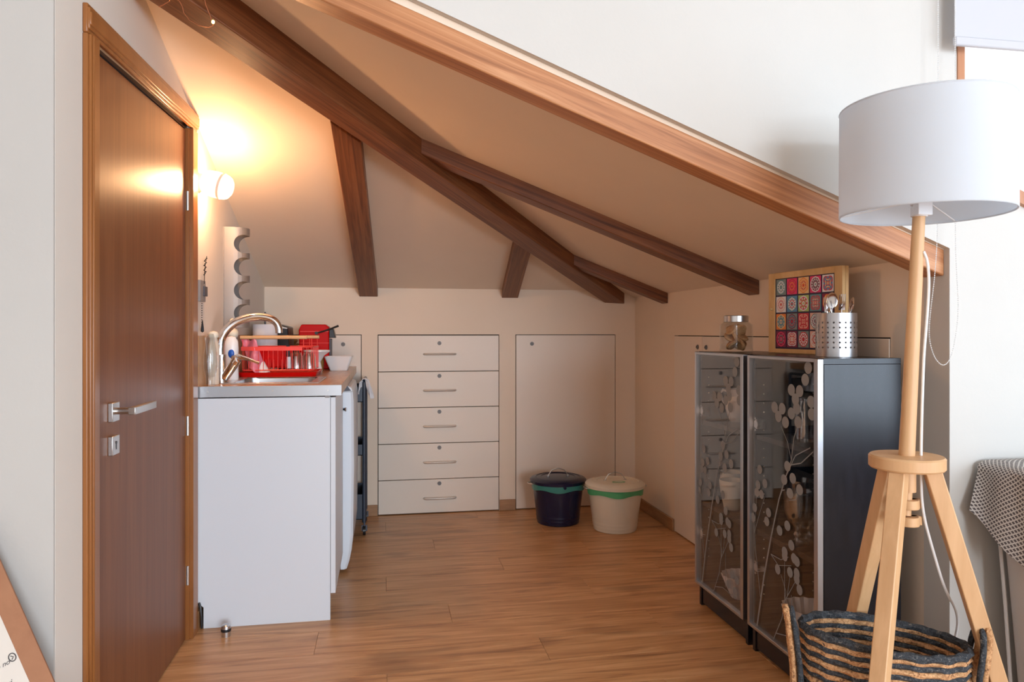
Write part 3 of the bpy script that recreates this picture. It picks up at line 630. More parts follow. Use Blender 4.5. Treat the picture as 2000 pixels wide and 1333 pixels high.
# brown bread loaf in the background
tag(MB().sphere((-0.56, 4.33, 1.075), 0.055, 14, 8, (1.2, 1, 0.6)).lathe([(0.0001, 0), (0.05, 0), (0.075, 0.14), (0.07, 0.14), (0.045, 0.005), (0.0001, 0.005)], (-0.56, 4.33, Z), 20).build('bread_basket', 'amber'), 'brown basket at the back of the worktop, left of the red machine', 'basket')
tk = thing('toaster', 'black and silver appliance behind the white paper roll', 'toaster', (-0.58, 4.05, Z))
MB().prism([(-0.66, 3.98, Z), (-0.49, 3.98, Z), (-0.505, 3.98, 1.150), (-0.56, 3.98, 1.165), (-0.66, 3.98, 1.150)], (0, 0.22, 0)).build('body', 'black', tk, bevel=0.006)
MB().prism([(-0.505, 3.975, 1.145), (-0.56, 3.975, 1.160), (-0.60, 3.975, 1.158), (-0.60, 3.975, 1.150), (-0.51, 3.975, 1.138)], (0, 0.2, 0)).build('trim', 'nickel', tk, bevel=0.002)
pr = thing('paper_roll', 'white kitchen paper roll on an upright black rod', 'paper roll', (-0.598, 3.75 + 0.08, Z))
MB().lathe([(0.018, 0.016), (0.060, 0.016), (0.060, 0.246), (0.018, 0.246)], (-0.598, 3.83, Z), 32, close=True).build('paper', 'cloth', pr)
MB().cyl((-0.598, 3.83, Z), (-0.598, 3.83, Z + 0.014), 0.062, n=28).cyl((-0.598, 3.83, Z + 0.01), (-0.598, 3.83, 1.225), 0.0045, n=10).build('rod', 'black', pr)
# bottles near the tap
bt = thing('dish_soap_bottle', 'white dish soap bottle with a blue blob label behind the tap', 'bottle', (-0.655, 3.23, Z))
MB().lathe([(0.0001, 0), (0.028, 0), (0.030, 0.01), (0.026, 0.09), (0.030, 0.13), (0.028, 0.165), (0.018, 0.185), (0.0001, 0.19)], (-0.643, 3.23, Z), 24, 1.0, 0.7).build('body', 'plasticw', bt)
MB().sphere((-0.640, 3.211, Z + 0.115), 0.017, 14, 8, (0.75, 0.3, 1.1)).build('label', 'blue', bt)
pp = thing('pump_bottle', 'beige pump bottle with round cap standing against the upstand', 'bottle', (-0.667, 3.34, Z))
MB().lathe([(0.0001, 0), (0.026, 0), (0.026, 0.14), (0.012, 0.165), (0.012, 0.18), (0.0001, 0.18)], (-0.660, 3.34, Z), 24).build('body', 'beige', pp)
MB().sphere((-0.660, 3.34, Z + 0.20), 0.026, 16, 8).cyl((-0.660, 3.34, Z + 0.22), (-0.660, 3.34, Z + 0.245), 0.009, 0.008, 12).sphere((-0.660, 3.34, Z + 0.255), 0.013, 12, 8).build('cap', 'cream', pp)
cb = thing('oil_bottle', 'tall translucent bottle with pale round cap beside the door', 'bottle', (-0.662, 3.03, Z))
MB().lathe([(0.0001, 0), (0.021, 0), (0.021, 0.15), (0.014, 0.18), (0.014, 0.185), (0.0001, 0.185)], (-0.663, 2.995, Z), 24).build('body', 'beige', cb)
MB().lathe([(0.0001, 0), (0.018, 0), (0.019, 0.012), (0.014, 0.022), (0.0001, 0.026)], (-0.663, 2.995, Z + 0.185), 20).build('cap', 'cream', cb)
tag(MB().lathe([(0.0001, 0), (0.016, 0), (0.018, 0.03), (0.026, 0.07), (0.025, 0.12), (0.018, 0.17), (0.012, 0.20), (0.0105, 0.20), (0.016, 0.17), (0.023, 0.12), (0.024, 0.07), (0.016, 0.034), (0.0001, 0.03)], (-0.659, 2.925, Z), 28).build('glass_vase', 'glass'), 'clear glass vase at the worktop end next to the door', 'vase')
# wall things
wr_ = thing('bottle_rack', 'brushed steel wall bottle rack with four round cut-outs above sink', 'rack', (XL, 3.42, 1.37))
cx, cy = XL, 3.41
prof = [(XL, 3.350)] + [(XL + 0.10 * math.sin(PI * t / 14) ** 0.62 if t < 14 else XL, 3.41 - 0.060 * math.cos(PI * t / 14)) for t in range(1, 14)] + [(XL, 3.470)]
inn = [(XL, 3.4715 - 0.0015 - 0.002)] + [(XL + 0.098 * math.sin(PI * t / 14) ** 0.62, 3.41 - 0.058 * math.cos(PI * t / 14)) for t in range(13, 0, -1)] + [(XL, 3.352)]
sh = MB(); n = len(prof); ring = prof + inn; N_ = len(ring)
vs = [(x - XL, y - 3.42, 1.143 - 1.37) for x, y in ring] + [(x - XL, y - 3.42, 1.590 - 1.37) for x, y in ring]
fs = [(i, (i + 1) % N_, N_ + (i + 1) % N_, N_ + i) for i in range(N_)]
for i in range(n - 1):
    a_, b_ = i, i + 1; c_, d_ = N_ - 1 - i, N_ - 2 - i
    fs += [(a_, b_, d_, c_), (N_ + a_, N_ + c_, N_ + d_, N_ + b_)]
sh.add(vs, fs); so = sh.build('shell', 'racksteel', wr_, local=True)
cut = MB()
for z in (1.517, 1.415, 1.308, 1.206): cut.cyl((0.084, -0.3, z - 1.37), (0.084, 0.3, z - 1.37), 0.041, n=40)
boolcut(so, cut)
MB().box(XL, XL + 0.0025, 3.345, 3.475, 1.143, 1.590).build('back_plate', 'racksteel', wr_)
so_ = thing('wall_socket', 'white wall socket on the upstand under the bottle rack', 'socket', (XL + 0.012, 3.45, 1.11))
MB().box(XL + 0.012, XL + 0.022, 3.38, 3.56, 1.06, 1.135).build('plate', 'plasticw', so_, bevel=0.002)
MB().box(XL + 0.0221, XL + 0.024, 3.50, 3.53, 1.08, 1.12).build('slot', 'dgrey', so_)
hk = thing('wall_plaque', 'small grey wall plaque with dark block, twig above and pendant below', 'ornament', (XL, 2.94, 1.28))
MB().box(XL, XL + 0.010, 2.903, 2.985, 1.240, 1.322).build('board', 'greyp', hk, bevel=0.001)
MB().box(XL + 0.010, XL + 0.016, 2.945, 2.992, 1.262, 1.300).build('block', 'dgrey', hk, bevel=0.001)
tw = MB().tube([(XL + 0.012, 2.955, 1.31), (XL + 0.012, 2.957, 1.35), (XL + 0.013, 2.965, 1.385), (XL + 0.014, 2.985, 1.42)], 0.0014, 5)
for i in range(12): z = 1.345 + 0.006 * i; tw.sphere((XL + 0.012 + 0.002 * (i % 3), 2.957 + 0.004 * ((i * 7) % 3 - 1) + max(0, (z - 1.385)) * 0.5, z), 0.0032, 6, 4)
tw.build('twig', 'black', hk)
ch = MB()
for i in range(12): ch.sphere((XL + 0.010, 2.925, 1.232 - 0.009 * i), 0.0022, 6, 4)
ch.lathe([(0.0001, 0), (0.006, 0.004), (0.006, 0.012), (0.002, 0.045), (0.0001, 0.048)], (XL + 0.012, 2.925, 1.120), 10)
ch.build('pendant', 'black', hk)
# wall lamp
sc = thing('wall_lamp', 'lit frosted glass wall lamp beside the door, glowing warm', 'wall lamp', (XL, 2.90, 1.70))
MB().cyl((XL, 2.915, 1.695), (XL + 0.022, 2.915, 1.695), 0.036, 0.034, 24).build('wall_plate', 'cream', sc)
# glass body pointing out from the wall
gb = MB(); ax0 = Vector((XL + 0.018, 2.915, 1.702)); ax1 = Vector((XL + 0.122, 2.905, 1.672)); dd = (ax1 - ax0)
d_, u_, w_ = gb.frame(ax0, ax1); rings = []
for t, r in ((0, 0.030), (0.03, 0.040), (0.15, 0.047), (0.45, 0.051), (0.62, 0.050)): rings.append([ax0 + dd * t + (u_ * math.cos(2 * PI * i / 28) + w_ * math.sin(2 * PI * i / 28)) * r for i in range(28)])
loft(gb, rings, True, False).build('glass_shade', 'sconce', sc)
gb = MB(); rings = []
for t, r in ((0.62, 0.0505), (0.70, 0.0500)): rings.append([ax0 + dd * t + (u_ * math.cos(2 * PI * i / 28) + w_ * math.sin(2 * PI * i / 28)) * r for i in range(28)])
loft(gb, rings, False, False).build('ring', 'cream', sc)
gb = MB(); rings = []
for t, r in ((0.70, 0.0495), (0.82, 0.047), (0.92, 0.041), (1.0, 0.028)): rings.append([ax0 + dd * t + (u_ * math.cos(2 * PI * i / 28) + w_ * math.sin(2 * PI * i / 28)) * r for i in range(28)])
loft(gb, rings, False, True).build('glass_end', 'sconce', sc)
pl = bpy.data.lights.new('wall_lamp_bulb', 'POINT'); pl.energy = 21; pl.color = (1.0, 0.60, 0.33); pl.shadow_soft_size = 0.025
plo = bpy.data.objects.new('wall_lamp_bulb', pl); COL.objects.link(plo); plo.location = (-0.625, 2.90, 1.775); plo.parent = sc; plo.location = (0.062, 0.012, -0.006)

# fairy lights on the hip beam
fw = thing('fairy_lights', 'copper wire fairy lights wound on the diagonal beam, upper left', 'fairy lights', (-0.52, 2.12, 2.03))
MB().tube([(-0.60, 2.10, 2.10), (-0.585, 2.11, 2.06), (-0.582, 2.112, 2.035), (-0.60, 2.12, 2.027), (-0.612, 2.12, 2.02)], 0.0012, 6).tube([(-0.60, 2.10, 2.10), (-0.570, 2.10, 2.042), (-0.556, 2.11, 2.036), (-0.548, 2.11, 2.02), (-0.545, 2.11, 2.005), (-0.53, 2.11, 1.985), (-0.505, 2.11, 1.972), (-0.480, 2.11, 1.969), (-0.468, 2.11, 1.975), (-0.475, 2.11, 2.00), (-0.487, 2.11, 2.03), (-0.50, 2.10, 2.10)], 0.0012, 6).build('wire', 'copper', fw)
for p in ((-0.566, 2.10, 2.043), (-0.466, 2.10, 1.981)): MB().sphere(p, 0.0045, 10, 6, (1, 1, 1.2)).build('bulb', 'bulb', fw)

# door stop
ds = thing('door_stop', 'small steel door stop with black ring on the floor', 'door stop', (-0.574, 2.79, 0))
MB().lathe([(0.0001, 0), (0.016, 0), (0.016, 0.018), (0.0001, 0.018)], (-0.574, 2.79, 0), 24).build('base', 'steel', ds)
MB().lathe([(0.0001, 0.018), (0.018, 0.018), (0.0185, 0.024), (0.018, 0.028), (0.0001, 0.028)], (-0.574, 2.79, 0), 24).build('rubber_ring', 'black', ds)
MB().lathe([(0.0001, 0.028), (0.017, 0.028), (0.016, 0.038), (0.010, 0.043), (0.0001, 0.044)], (-0.574, 2.79, 0), 24).build('cap', 'steel', ds)

# ------------------------------------------------ dustbins
def bin_(label, x, y, body, lid, liner, r0, r1, h, mark):
    o = thing('dustbin', label, 'dustbin', (x, y, 0), 0, 'enamel dustbins by the back wall')
    pr_ = [(0.0001, 0.003), (r0 - 0.004, 0.0), (r0, 0.004)]
    for i in range(1, 40):
        z = 0.004 + (h - 0.008) * i / 40; r = r0 + (r1 - r0) * i / 40
        f = 0.0016 * (1 if (i in (3, 4, 6, 7, 33, 34, 36, 37)) else 0); pr_.append((r + f, z))
    pr_ += [(r1, h), (r1 + 0.004, h + 0.003), (r1 - 0.003, h + 0.003), (r1 - 0.006, h - 0.003), (r0 - 0.006, 0.008), (0.0001, 0.008)]
    MB().lathe(pr_, (x, y, 0), 48).build('body', body, o)
    ln = MB(); n = 72; vs = []; rr = [(1.006, h + 0.004), (1.035, h - 0.002), (1.03, h - 0.024), (1.012, h - 0.042)]
    for i in range(n):
        a = 2 * PI * i / n
        for k, (q, z) in enumerate(rr): vs.append((x + r1 * (q + 0.006 * math.sin(a * 23) * (k > 0)) * math.cos(a), y + r1 * (q + 0.006 * math.sin(a * 23) * (k > 0)) * math.sin(a), z + (0.006 * math.sin(a * 5 + 1) if k == 3 else 0)))
    m_ = len(rr); ln.add(vs, [(i * m_ + k, ((i + 1) % n) * m_ + k, ((i + 1) % n) * m_ + k + 1, i * m_ + k + 1) for i in range(n) for k in range(m_ - 1)])
    ln.build('bin_liner', liner, o)
    L = r1 + 0.013; zl = h + 0.004
    ld = MB().lathe([(L, zl - 0.012), (L + 0.002, zl + 0.004), (L - 0.006, zl + 0.012), (L * 0.80, zl + 0.020), (L * 0.78, zl + 0.017), (L * 0.62, zl + 0.021), (L * 0.60, zl + 0.018), (L * 0.3, zl + 0.022), (0.0001, zl + 0.022), (0.0001, zl + 0.016), (L - 0.004, zl + 0.002)], (x, y, 0), 56).build('lid', lid, o)
    hz = zl + 0.020
    MB().tube([(x - 0.062 + 0.003, y, hz), (x - 0.055, y, hz + 0.012), (x - 0.038, y, hz + 0.036), (x, y, hz + 0.048), (x + 0.038, y, hz + 0.036), (x + 0.055, y, hz + 0.012), (x + 0.059, y, hz)], 0.0028, 8).cyl((x - 0.06, y, hz), (x - 0.06, y, hz + 0.006), 0.008).cyl((x + 0.06, y, hz), (x + 0.06, y, hz + 0.006), 0.008).build('lid_handle', 'nickel', ld)
    for s in (-1, 1):
        MB().tube([(x + s * (r1 + 0.003), y - 0.03, h - 0.012), (x + s * (r1 + 0.026), y - 0.022, h - 0.010), (x + s * (r1 + 0.030), y, h - 0.010), (x + s * (r1 + 0.026), y + 0.022, h - 0.010), (x + s * (r1 + 0.003), y + 0.03, h - 0.012)], 0.0025, 8).build('side_handle', 'nickel', o)
    if mark:
        MB().lathe([(0.030, hz + 0.0015), (0.038, hz + 0.0015), (0.038, hz + 0.003), (0.030, hz + 0.003)], (x + 0.004, y - 0.055, 0), 28, 1.0, 0.55, close=True).build('sticker', 'liner', ld)
    else:
        MB().cyl((x + 0.0, y - L - 0.001, h - 0.012), (x, y - L - 0.006, h - 0.012), 0.009).build('catch', 'navy', ld)
bin_('navy blue enamel dustbin with an arched wire lid handle', 1.014, 4.13, 'navy', 'navy', 'linerd', 0.124, 0.152, 0.246, False)
bin_('cream enamel dustbin with a bright green bag around the rim', 1.298, 3.925, 'binw', 'binw', 'liner', 0.122, 0.155, 0.252, True)

# ------------------------------------------------ glass-door cabinets
def cabinet(label, y0, y1, hinge_far):
    o = thing('display_cabinet', label, 'cabinet', (1.40, (y0 + y1) / 2, 0), 0, 'black glass-door cabinets on the right')
    X0, X1, H = 1.283, 1.540, 1.043; w = 0.018
    MB().box(X0, X1, y0, y0 + w, 0.0, H - w).build('side_panel', 'blackwood', o, bevel=0.001)
    MB().box(X0, X1, y1 - w, y1, 0.0, H - w).build('side_panel', 'blackwood', o, bevel=0.001)
    MB().box(X0 - 0.002, X1, y0, y1, H - w, H).build('top_panel', 'blackwood', o, bevel=0.001)
    MB().box(X1 - 0.006, X1, y0 + w, y1 - w, 0.06, H - w).build('back_panel', 'darkin', o)
    MB().box(X0, X1 - 0.006, y0 + w, y1 - w, 0.075, 0.092).build('bottom_panel', 'darkin', o)
    MB().box(X0 + 0.004, X0 + 0.018, y0 + w, y1 - w, 0.012, 0.075).build('plinth', 'blackwood', o)
    for z in (0.412, 0.744): MB().box(X0 + 0.006, X1 - 0.006, y0 + w, y1 - w, z, z + 0.018).build('shelf', 'darkin', o)
    pg = MB()
    for i in range(24):
        z = 0.20 + 0.032 * i
        for x in (1.315, 1.505): pg.cyl((x, y1 - w, z), (x, y1 - w - 0.0012, z), 0.0026, n=8)
    pg.build('peg_holes', 'cream', o, kind='stuff')
    # door
    XD = 1.262; f = 0.019; d0, d1, z0, z1 = y0 - 0.001, y1 + 0.001, 0.092, 1.041
    dfr = MB().box(XD, XD + 0.019, d0, d0 + f, z0, z1).box(XD, XD + 0.019, d1 - f * 0.75, d1, z0, z1).box(XD, XD + 0.019, d0 + f, d1 - f * 0.75, z0, z0 + 0.010).box(XD, XD + 0.019, d0 + f, d1 - f * 0.75, z1 - 0.010, z1)
    dob = dfr.build('door', 'alu', o, bevel=0.0012)
    MB().box(XD + 0.009, XD + 0.013, d0 + f, d1 - f * 0.75, z0 + 0.010, z1 - 0.010).build('glass_pane', 'smoke', dob)
    yh = d1 - 0.03
    for z in (0.30, 0.80):
        MB().cyl((XD + 0.016, yh, z), (XD + 0.026, yh, z), 0.014, n=14).box(XD + 0.02, XD + 0.05, yh - 0.004, yh + 0.008, z - 0.016, z + 0.016).cyl((XD + 0.014, yh, z + 0.02), (XD + 0.02, yh, z + 0.02), 0.004).cyl((XD + 0.014, yh, z - 0.02), (XD + 0.02, yh, z - 0.02), 0.004).build('hinge', 'chrome', dob)
    # printed plants: flat frosted print lying on the glass
    pt = MB(); xp = XD + 0.0084; W_ = (d1 - d0 - 2 * f); L0 = d1 - f * 0.75
    dep = [0]
    P = lambda u, v: (xp - dep[0] * 4e-6, L0 - u * W_, z0 + 0.010 + v * (z1 - z0 - 0.02))   # u: left to right as seen, v: up
    def oval(u, v, ru=0.040, rv=0.026):
        ru *= 1.08; rv *= 0.68; dep[0] += 1
        n_ = 14; c = len(pt.v); pt.add([P(u, v)] + [P(u + ru * math.cos(2 * PI * i / n_), v + rv * math.sin(2 * PI * i / n_)) for i in range(n_)], [(0, 1 + i, 1 + (i + 1) % n_) for i in range(n_)])
    def stem(ps, w0, w1):
        n_ = len(ps)
        for i in range(n_ - 1):
            dep[0] += 1; (u0, v0), (u1, v1) = ps[i], ps[i + 1]; wa = w0 + (w1 - w0) * i / (n_ - 1); wb_ = w0 + (w1 - w0) * (i + 1) / (n_ - 1)
            du, dv = (u1 - u0) * W_, (v1 - v0) * (z1 - z0); l = math.hypot(du, dv); px_, pv_ = -dv / l / W_, du / l / (z1 - z0)
            pt.add([P(u0 - px_ * wa, v0 - pv_ * wa), P(u0 + px_ * wa, v0 + pv_ * wa), P(u1 + px_ * wb_, v1 + pv_ * wb_), P(u1 - px_ * wb_, v1 - pv_ * wb_)], [(0, 1, 2, 3)])
    # tall main stem
    stem([(0.10, 0.0), (0.22, 0.20), (0.34, 0.36), (0.47, 0.51), (0.58, 0.60), (0.66, 0.66)], 0.0045, 0.0022)
    stem([(0.47, 0.51), (0.52, 0.545), (0.56, 0.55)], 0.002, 0.0015); stem([(0.58, 0.60), (0.72, 0.68), (0.93, 0.72)], 0.002, 0.0015); stem([(0.62, 0.64), (0.80, 0.66), (0.97, 0.71)], 0.002, 0.0015)
    stem([(0.66, 0.66), (0.70, 0.74), (0.76, 0.79)], 0.002, 0.0015); stem([(0.66, 0.66), (0.60, 0.72), (0.50, 0.77)], 0.0015, 0.001)
    for u, v in ((0.40, 0.83), (0.46, 0.80), (0.52, 0.83), (0.57, 0.785), (0.66, 0.82), (0.72, 0.87), (0.66, 0.90), (0.78, 0.90), (0.74, 0.84), (0.86, 0.94), (0.90, 0.98), (0.94, 0.87), (0.95, 0.83), (0.76, 0.795)): oval(u, v, 0.050, 0.030)
    for u, v in ((0.60, 0.635), (0.55, 0.585), (0.68, 0.60), (0.78, 0.57), (0.64, 0.545)): oval(u, v, 0.045, 0.027)
    stem([(0.62, 0.52), (0.72, 0.53), (0.78, 0.56)], 0.0015, 0.001)
    # small clusters on the left, low, and right
    stem([(0.16, 0.12), (0.05, 0.34), (-0.0 + 0.02, 0.44)], 0.0018, 0.001); stem([(0.05, 0.34), (0.14, 0.42), (0.24, 0.50)], 0.0015, 0.001)
    stem([(0.05, 0.34), (0.09, 0.45), (0.10, 0.52)], 0.0012, 0.001)
    for u, v in ((0.15, 0.59), (0.12, 0.53), (0.24, 0.545), (0.10, 0.50), (0.18, 0.50), (0.06, 0.44), (0.30, 0.445), (0.03, 0.40), (0.27, 0.41)): oval(u, v, 0.040, 0.025)
    stem([(0.34, 0.30), (0.50, 0.30), (0.62, 0.325)], 0.0015, 0.001); stem([(0.34, 0.30), (0.46, 0.275), (0.66, 0.30)], 0.0015, 0.001)
    for u, v in ((0.48, 0.40), (0.60, 0.43), (0.66, 0.37), (0.56, 0.335), (0.74, 0.325)): oval(u, v, 0.042, 0.026)
    for ps in ([(0.38, 0.0), (0.52, 0.10), (0.56, 0.17)], [(0.52, 0.10), (0.58, 0.20), (0.50, 0.25)], [(0.55, 0.16), (0.66, 0.22), (0.73, 0.26)], [(0.60, 0.19), (0.64, 0.26)], [(0.42, 0.03), (0.60, 0.05), (0.78, 0.045), (0.92, 0.07)], [(0.56, 0.17), (0.56, 0.30)], [(0.66, 0.06), (0.66, 0.20)]): stem(ps, 0.0018, 0.001)
    for u, v in ((0.45, 0.26), (0.56, 0.32), (0.70, 0.33), (0.64, 0.275), (0.74, 0.285), (0.74, 0.265), (0.78, 0.235), (0.80, 0.13), (0.90, 0.12), (0.72, 0.08), (0.86, 0.07)): oval(u, v, 0.040, 0.026)
    pt.build('printed_plants', 'print', dob, smooth=0)
    return o
cabinet('black glass-door cabinet farther from camera, under the cookie jar', 2.377, 2.778, True)
cabinet('black glass-door cabinet nearer the camera, with the cutlery holder on top', 1.928, 2.344, True)
# contents
def solid(prof, t=0.0): return prof
g = tumbler('clear highball glass on upper shelf of the nearer cabinet, left one', 1.42, 2.225, 0.7625, group='glasses in the near cabinet', pr=[(0.0001, 0), (0.030, 0), (0.034, 0.135), (0.032, 0.135), (0.027, 0.012), (0.0001, 0.012)])
g2 = g.copy(); COL.objects.link(g2); g2.location = (1.36, 2.15, 0.7625); g2['label'] = 'clear highball glass on upper shelf of the nearer cabinet, right one'
gob = [(0.0001, 0), (0.036, 0), (0.036, 0.004), (0.010, 0.014), (0.007, 0.022), (0.013, 0.032), (0.007, 0.042), (0.012, 0.056), (0.030, 0.075), (0.042, 0.11), (0.046, 0.175), (0.0435, 0.175), (0.039, 0.112), (0.028, 0.080), (0.0001, 0.066)]
for i, (x, y) in enumerate(((1.435, 2.290), (1.405, 2.190), (1.325, 2.135))):
    if i == 0: gg = MB().lathe(gob, (0, 0, 0), 28).build('wine_goblet', 'table'); tag(gg, '', 'goblet', 'goblets in the near cabinet')
    else: gg = gg.copy(); COL.objects.link(gg)
    gg.location = (x, y, 0.4305); gg['label'] = ['cut-glass goblet on middle shelf of the nearer cabinet, leftmost', 'cut-glass goblet on middle shelf between the two others', 'cut-glass goblet on middle shelf nearest the silver door edge'][i]
jg = thing('milk_jug', 'white ceramic jug on upper shelf of the farther cabinet', 'jug', (1.40, 2.735, 0.7625))
MB().lathe([(0.0001, 0), (0.036, 0), (0.052, 0.05), (0.050, 0.08), (0.042, 0.10), (0.050, 0.13), (0.047, 0.13), (0.039, 0.10), (0.046, 0.075), (0.0001, 0.01)], (1.41, 2.690, 0.7625), 28).build('body', 'ceramic', jg)
MB().tube([(1.38, 2.730, 0.88), (1.375, 2.755, 0.885), (1.37, 2.765, 0.87), (1.375, 2.758, 0.84), (1.39, 2.730, 0.81)], 0.005, 8).build('handle', 'ceramic', jg)
def crumple(u):
    pass
for i, (x, y, h) in enumerate(((1.39, 2.705, 0.125), (1.338, 2.603, 0.115))):
    mb = MB(); n_ = 32; rings = []
    for z, r in ((0, 0.028), (0.005, 0.032), (h * 0.35, 0.037), (h * 0.65, 0.043), (h, 0.050), (h, 0.046), (h * 0.5, 0.036), (0.012, 0.026)):
        rings.append([(x + (r * (1 + (0.07 * math.sin(a * 4 + z * 30 + i) if 0.004 < z < h * 0.9 else 0))) * math.cos(a), y + (r * (1 + (0.07 * math.sin(a * 4 + z * 30 + i) if 0.004 < z < h * 0.9 else 0))) * math.sin(a), 0.4305 + z) for a in [2 * PI * q / n_ for q in range(n_)]])
    tag(loft(mb, rings).build('crumpled_cup', 'cream'), ['cream crumpled-shape cup on middle shelf of farther cabinet, at back', 'cream crumpled-shape cup on middle shelf of farther cabinet, at front'][i], 'cup', 'crumpled cups in the far cabinet')
def fan(name, label, x, y, z, r, h, m='ceramic'):
    mb = MB(); n_ = 64; rings = []
    for zz, q in ((0, 0.45), (0.004, 0.5), (h, 1.0), (h, 0.95), (0.012, 0.42)):
        rings.append([(x + r * q * (1 + 0.05 * math.cos(16 * a)) * math.cos(a), y + r * q * (1 + 0.05 * math.cos(16 * a)) * math.sin(a), z + zz) for a in [2 * PI * i / n_ for i in range(n_)]])
    tag(loft(mb, rings).build(name, m), label, 'bowl')
fan('ribbed_bowl', 'ribbed white bowl at the bottom of the nearer cabinet', 1.37, 2.145, 0.0925, 0.08, 0.13)
fan('ribbed_bowl', 'ribbed white bowl at the bottom of the farther cabinet', 1.36, 2.58, 0.0925, 0.07, 0.09)

# on top of the cabinets
ZT = 1.0435
jar = thing('cookie_jar', 'square glass jar of cookies with a steel lid on the cabinet', 'jar', (1.405, 2.70, ZT), math.radians(14))
jb_ = MB(); S_ = 0.049
loft(jb_, [rrect(-S_, S_, -S_, S_, 0.018, 0.0006), rrect(-S_ - .003, S_ + .003, -S_ - .003, S_ + .003, 0.02, 0.006), rrect(-S_ - .003, S_ + .003, -S_ - .003, S_ + .003, 0.02, 0.108), rrect(-0.042, 0.042, -0.042, 0.042, 0.025, 0.120), rrect(-0.040, 0.040, -0.040, 0.040, 0.024, 0.120), rrect(-S_, S_, -S_, S_, 0.018, 0.106), rrect(-S_, S_, -S_, S_, 0.018, 0.008)])
jb_.build('glass_body', 'glass', jar, local=True)
MB().lathe([(0.0001, 0.146), (0.045, 0.146), (0.048, 0.143), (0.048, 0.120), (0.0001, 0.120)], (0, 0, 0), 32).build('lid', 'steel', jar, local=True)
random.seed(11)
for i in range(12):
    c = MB().lathe([(0.0001, -0.007), (0.022, -0.007), (0.0265, 0), (0.022, 0.006), (0.0001, 0.008)], (0, 0, 0), 16).build('cookie', 'cookie', None)
    lay = i // 4; a = i * PI / 2 + 0.4 + lay * 0.7
    c.location = (1.405 + 0.023 * math.cos(a), 2.70 + 0.023 * math.sin(a), ZT + 0.028 + lay * 0.030)
    c.rotation_euler = (random.uniform(0.5, 1.3), random.uniform(-0.5, 0.5), random.uniform(0, 6)); tag(c, 'golden cookie in the %s layer of the glass jar, %s of that layer' % (('bottom', 'middle', 'top')[lay], ('back', 'left side', 'front', 'right side')[i % 4]), 'cookie', 'cookies in the glass jar')

# key cabinet with printed tiles
kb = thing('key_cabinet', 'pale wooden key cabinet with colourful mandala tile front', 'key cabinet', (1.500, 2.150, ZT), 0)
p0 = Vector((1.4985, 2.150)); p1 = Vector((1.450, 2.530)); ex = (p1 - p0); KW = ex.length; ang = math.atan2(ex.y, ex.x)
kb.rotation_euler = (0, 0, ang); kb.location = (p0.x, p0.y, ZT)
# local: x from near-right end (0) to far-left end (KW), y+ = towards room side
KH, KT = 0.300, 0.026
def kbx(n, m, a, b, c, d, e, f, par=kb, **k_): return MB().box(a, b, c, d, e, f).build(n, m, par, local=True, **k_)
kbx('carcass', 'keyw', 0, KW, -KT, -0.014, 0.0006, KH, bevel=0.001)
drk = MB().box(0, 0.036, -0.013, 0, 0.001, KH).box(KW - 0.036, KW, -0.013, 0, 0.001, KH).box(0.036, KW - 0.036, -0.013, 0, 0.001, 0.016).box(0.036, KW - 0.036, -0.013, 0, KH - 0.022, KH).build('door_frame', 'keyw', kb, local=True, bevel=0.001)
kbx('grout_panel', mat('tile_print_border', (0.018, 0.012, 0.05), 0.4), 0.034, KW - 0.034, -0.012, -0.004, 0.014, KH - 0.020)
MB().cyl((KW - 0.020, 0.0, 0.165), (KW - 0.020, 0.010, 0.165), 0.005, n=12).build('knob', 'keyw', kb, local=True)
def mandala(i, cbg, c1, c2, c3, k1, k2, star):
    m = mat('tile_print_%d' % i, cbg, 0.35)
    tc = nn(m, 'ShaderNodeTexCoord'); sub = nn(m, 'ShaderNodeVectorMath', operation='SUBTRACT'); sub.inputs[1].default_value = (0.5, 0.5, 0.5)
    lk(m, tc.outputs['Generated'], sub.inputs[0]); sx = nn(m, 'ShaderNodeSeparateXYZ'); lk(m, sub.outputs[0], sx.inputs[0])
    def mth(op, a, b=None):
        n = nn(m, 'ShaderNodeMath', operation=op)
        for q, v in ((0, a), (1, b)):
            if v is None: continue
            if isinstance(v, (int, float)): n.inputs[q].default_value = v
            else: lk(m, v, n.inputs[q])
        return n.outputs[0]
    X_, Z_ = sx.outputs[0], sx.outputs[2]
    r = mth('SQRT', mth('ADD', mth('MULTIPLY', X_, X_), mth('MULTIPLY', Z_, Z_))); an = mth('ARCTAN2', Z_, X_)
    pet = mth('COSINE', mth('MULTIPLY', an, k1)); rr = mth('ADD', r, mth('MULTIPLY', pet, star))
    rm = nn(m, 'ShaderNodeValToRGB'); rm.color_ramp.interpolation = 'CONSTANT'; e = rm.color_ramp.elements
    e[0].position = 0; e[0].color = (*c3, 1); e[1].position = 0.07; e[1].color = (*c1, 1)
    for p, c in ((0.14, c2), (0.20, c3), (0.27, c1), (0.34, c2), (0.39, c1), (0.46, cbg)): x = e.new(p); x.color = (*c, 1)
    lk(m, rr, rm.inputs[0])
    pe2 = mth('MULTIPLY', mth('GREATER_THAN', mth('COSINE', mth('MULTIPLY', an, k2)), 0.3), mth('MULTIPLY', mth('GREATER_THAN', r, 0.24), mth('LESS_THAN', r, 0.40)))
    mx = nn(m, 'ShaderNodeMix', data_type='RGBA'); lk(m, pe2, mx.inputs[0]); lk(m, rm.outputs[0], mx.inputs[6]); mx.inputs[7].default_value = (*c2, 1)
    base(m, mx.outputs[2]); return m
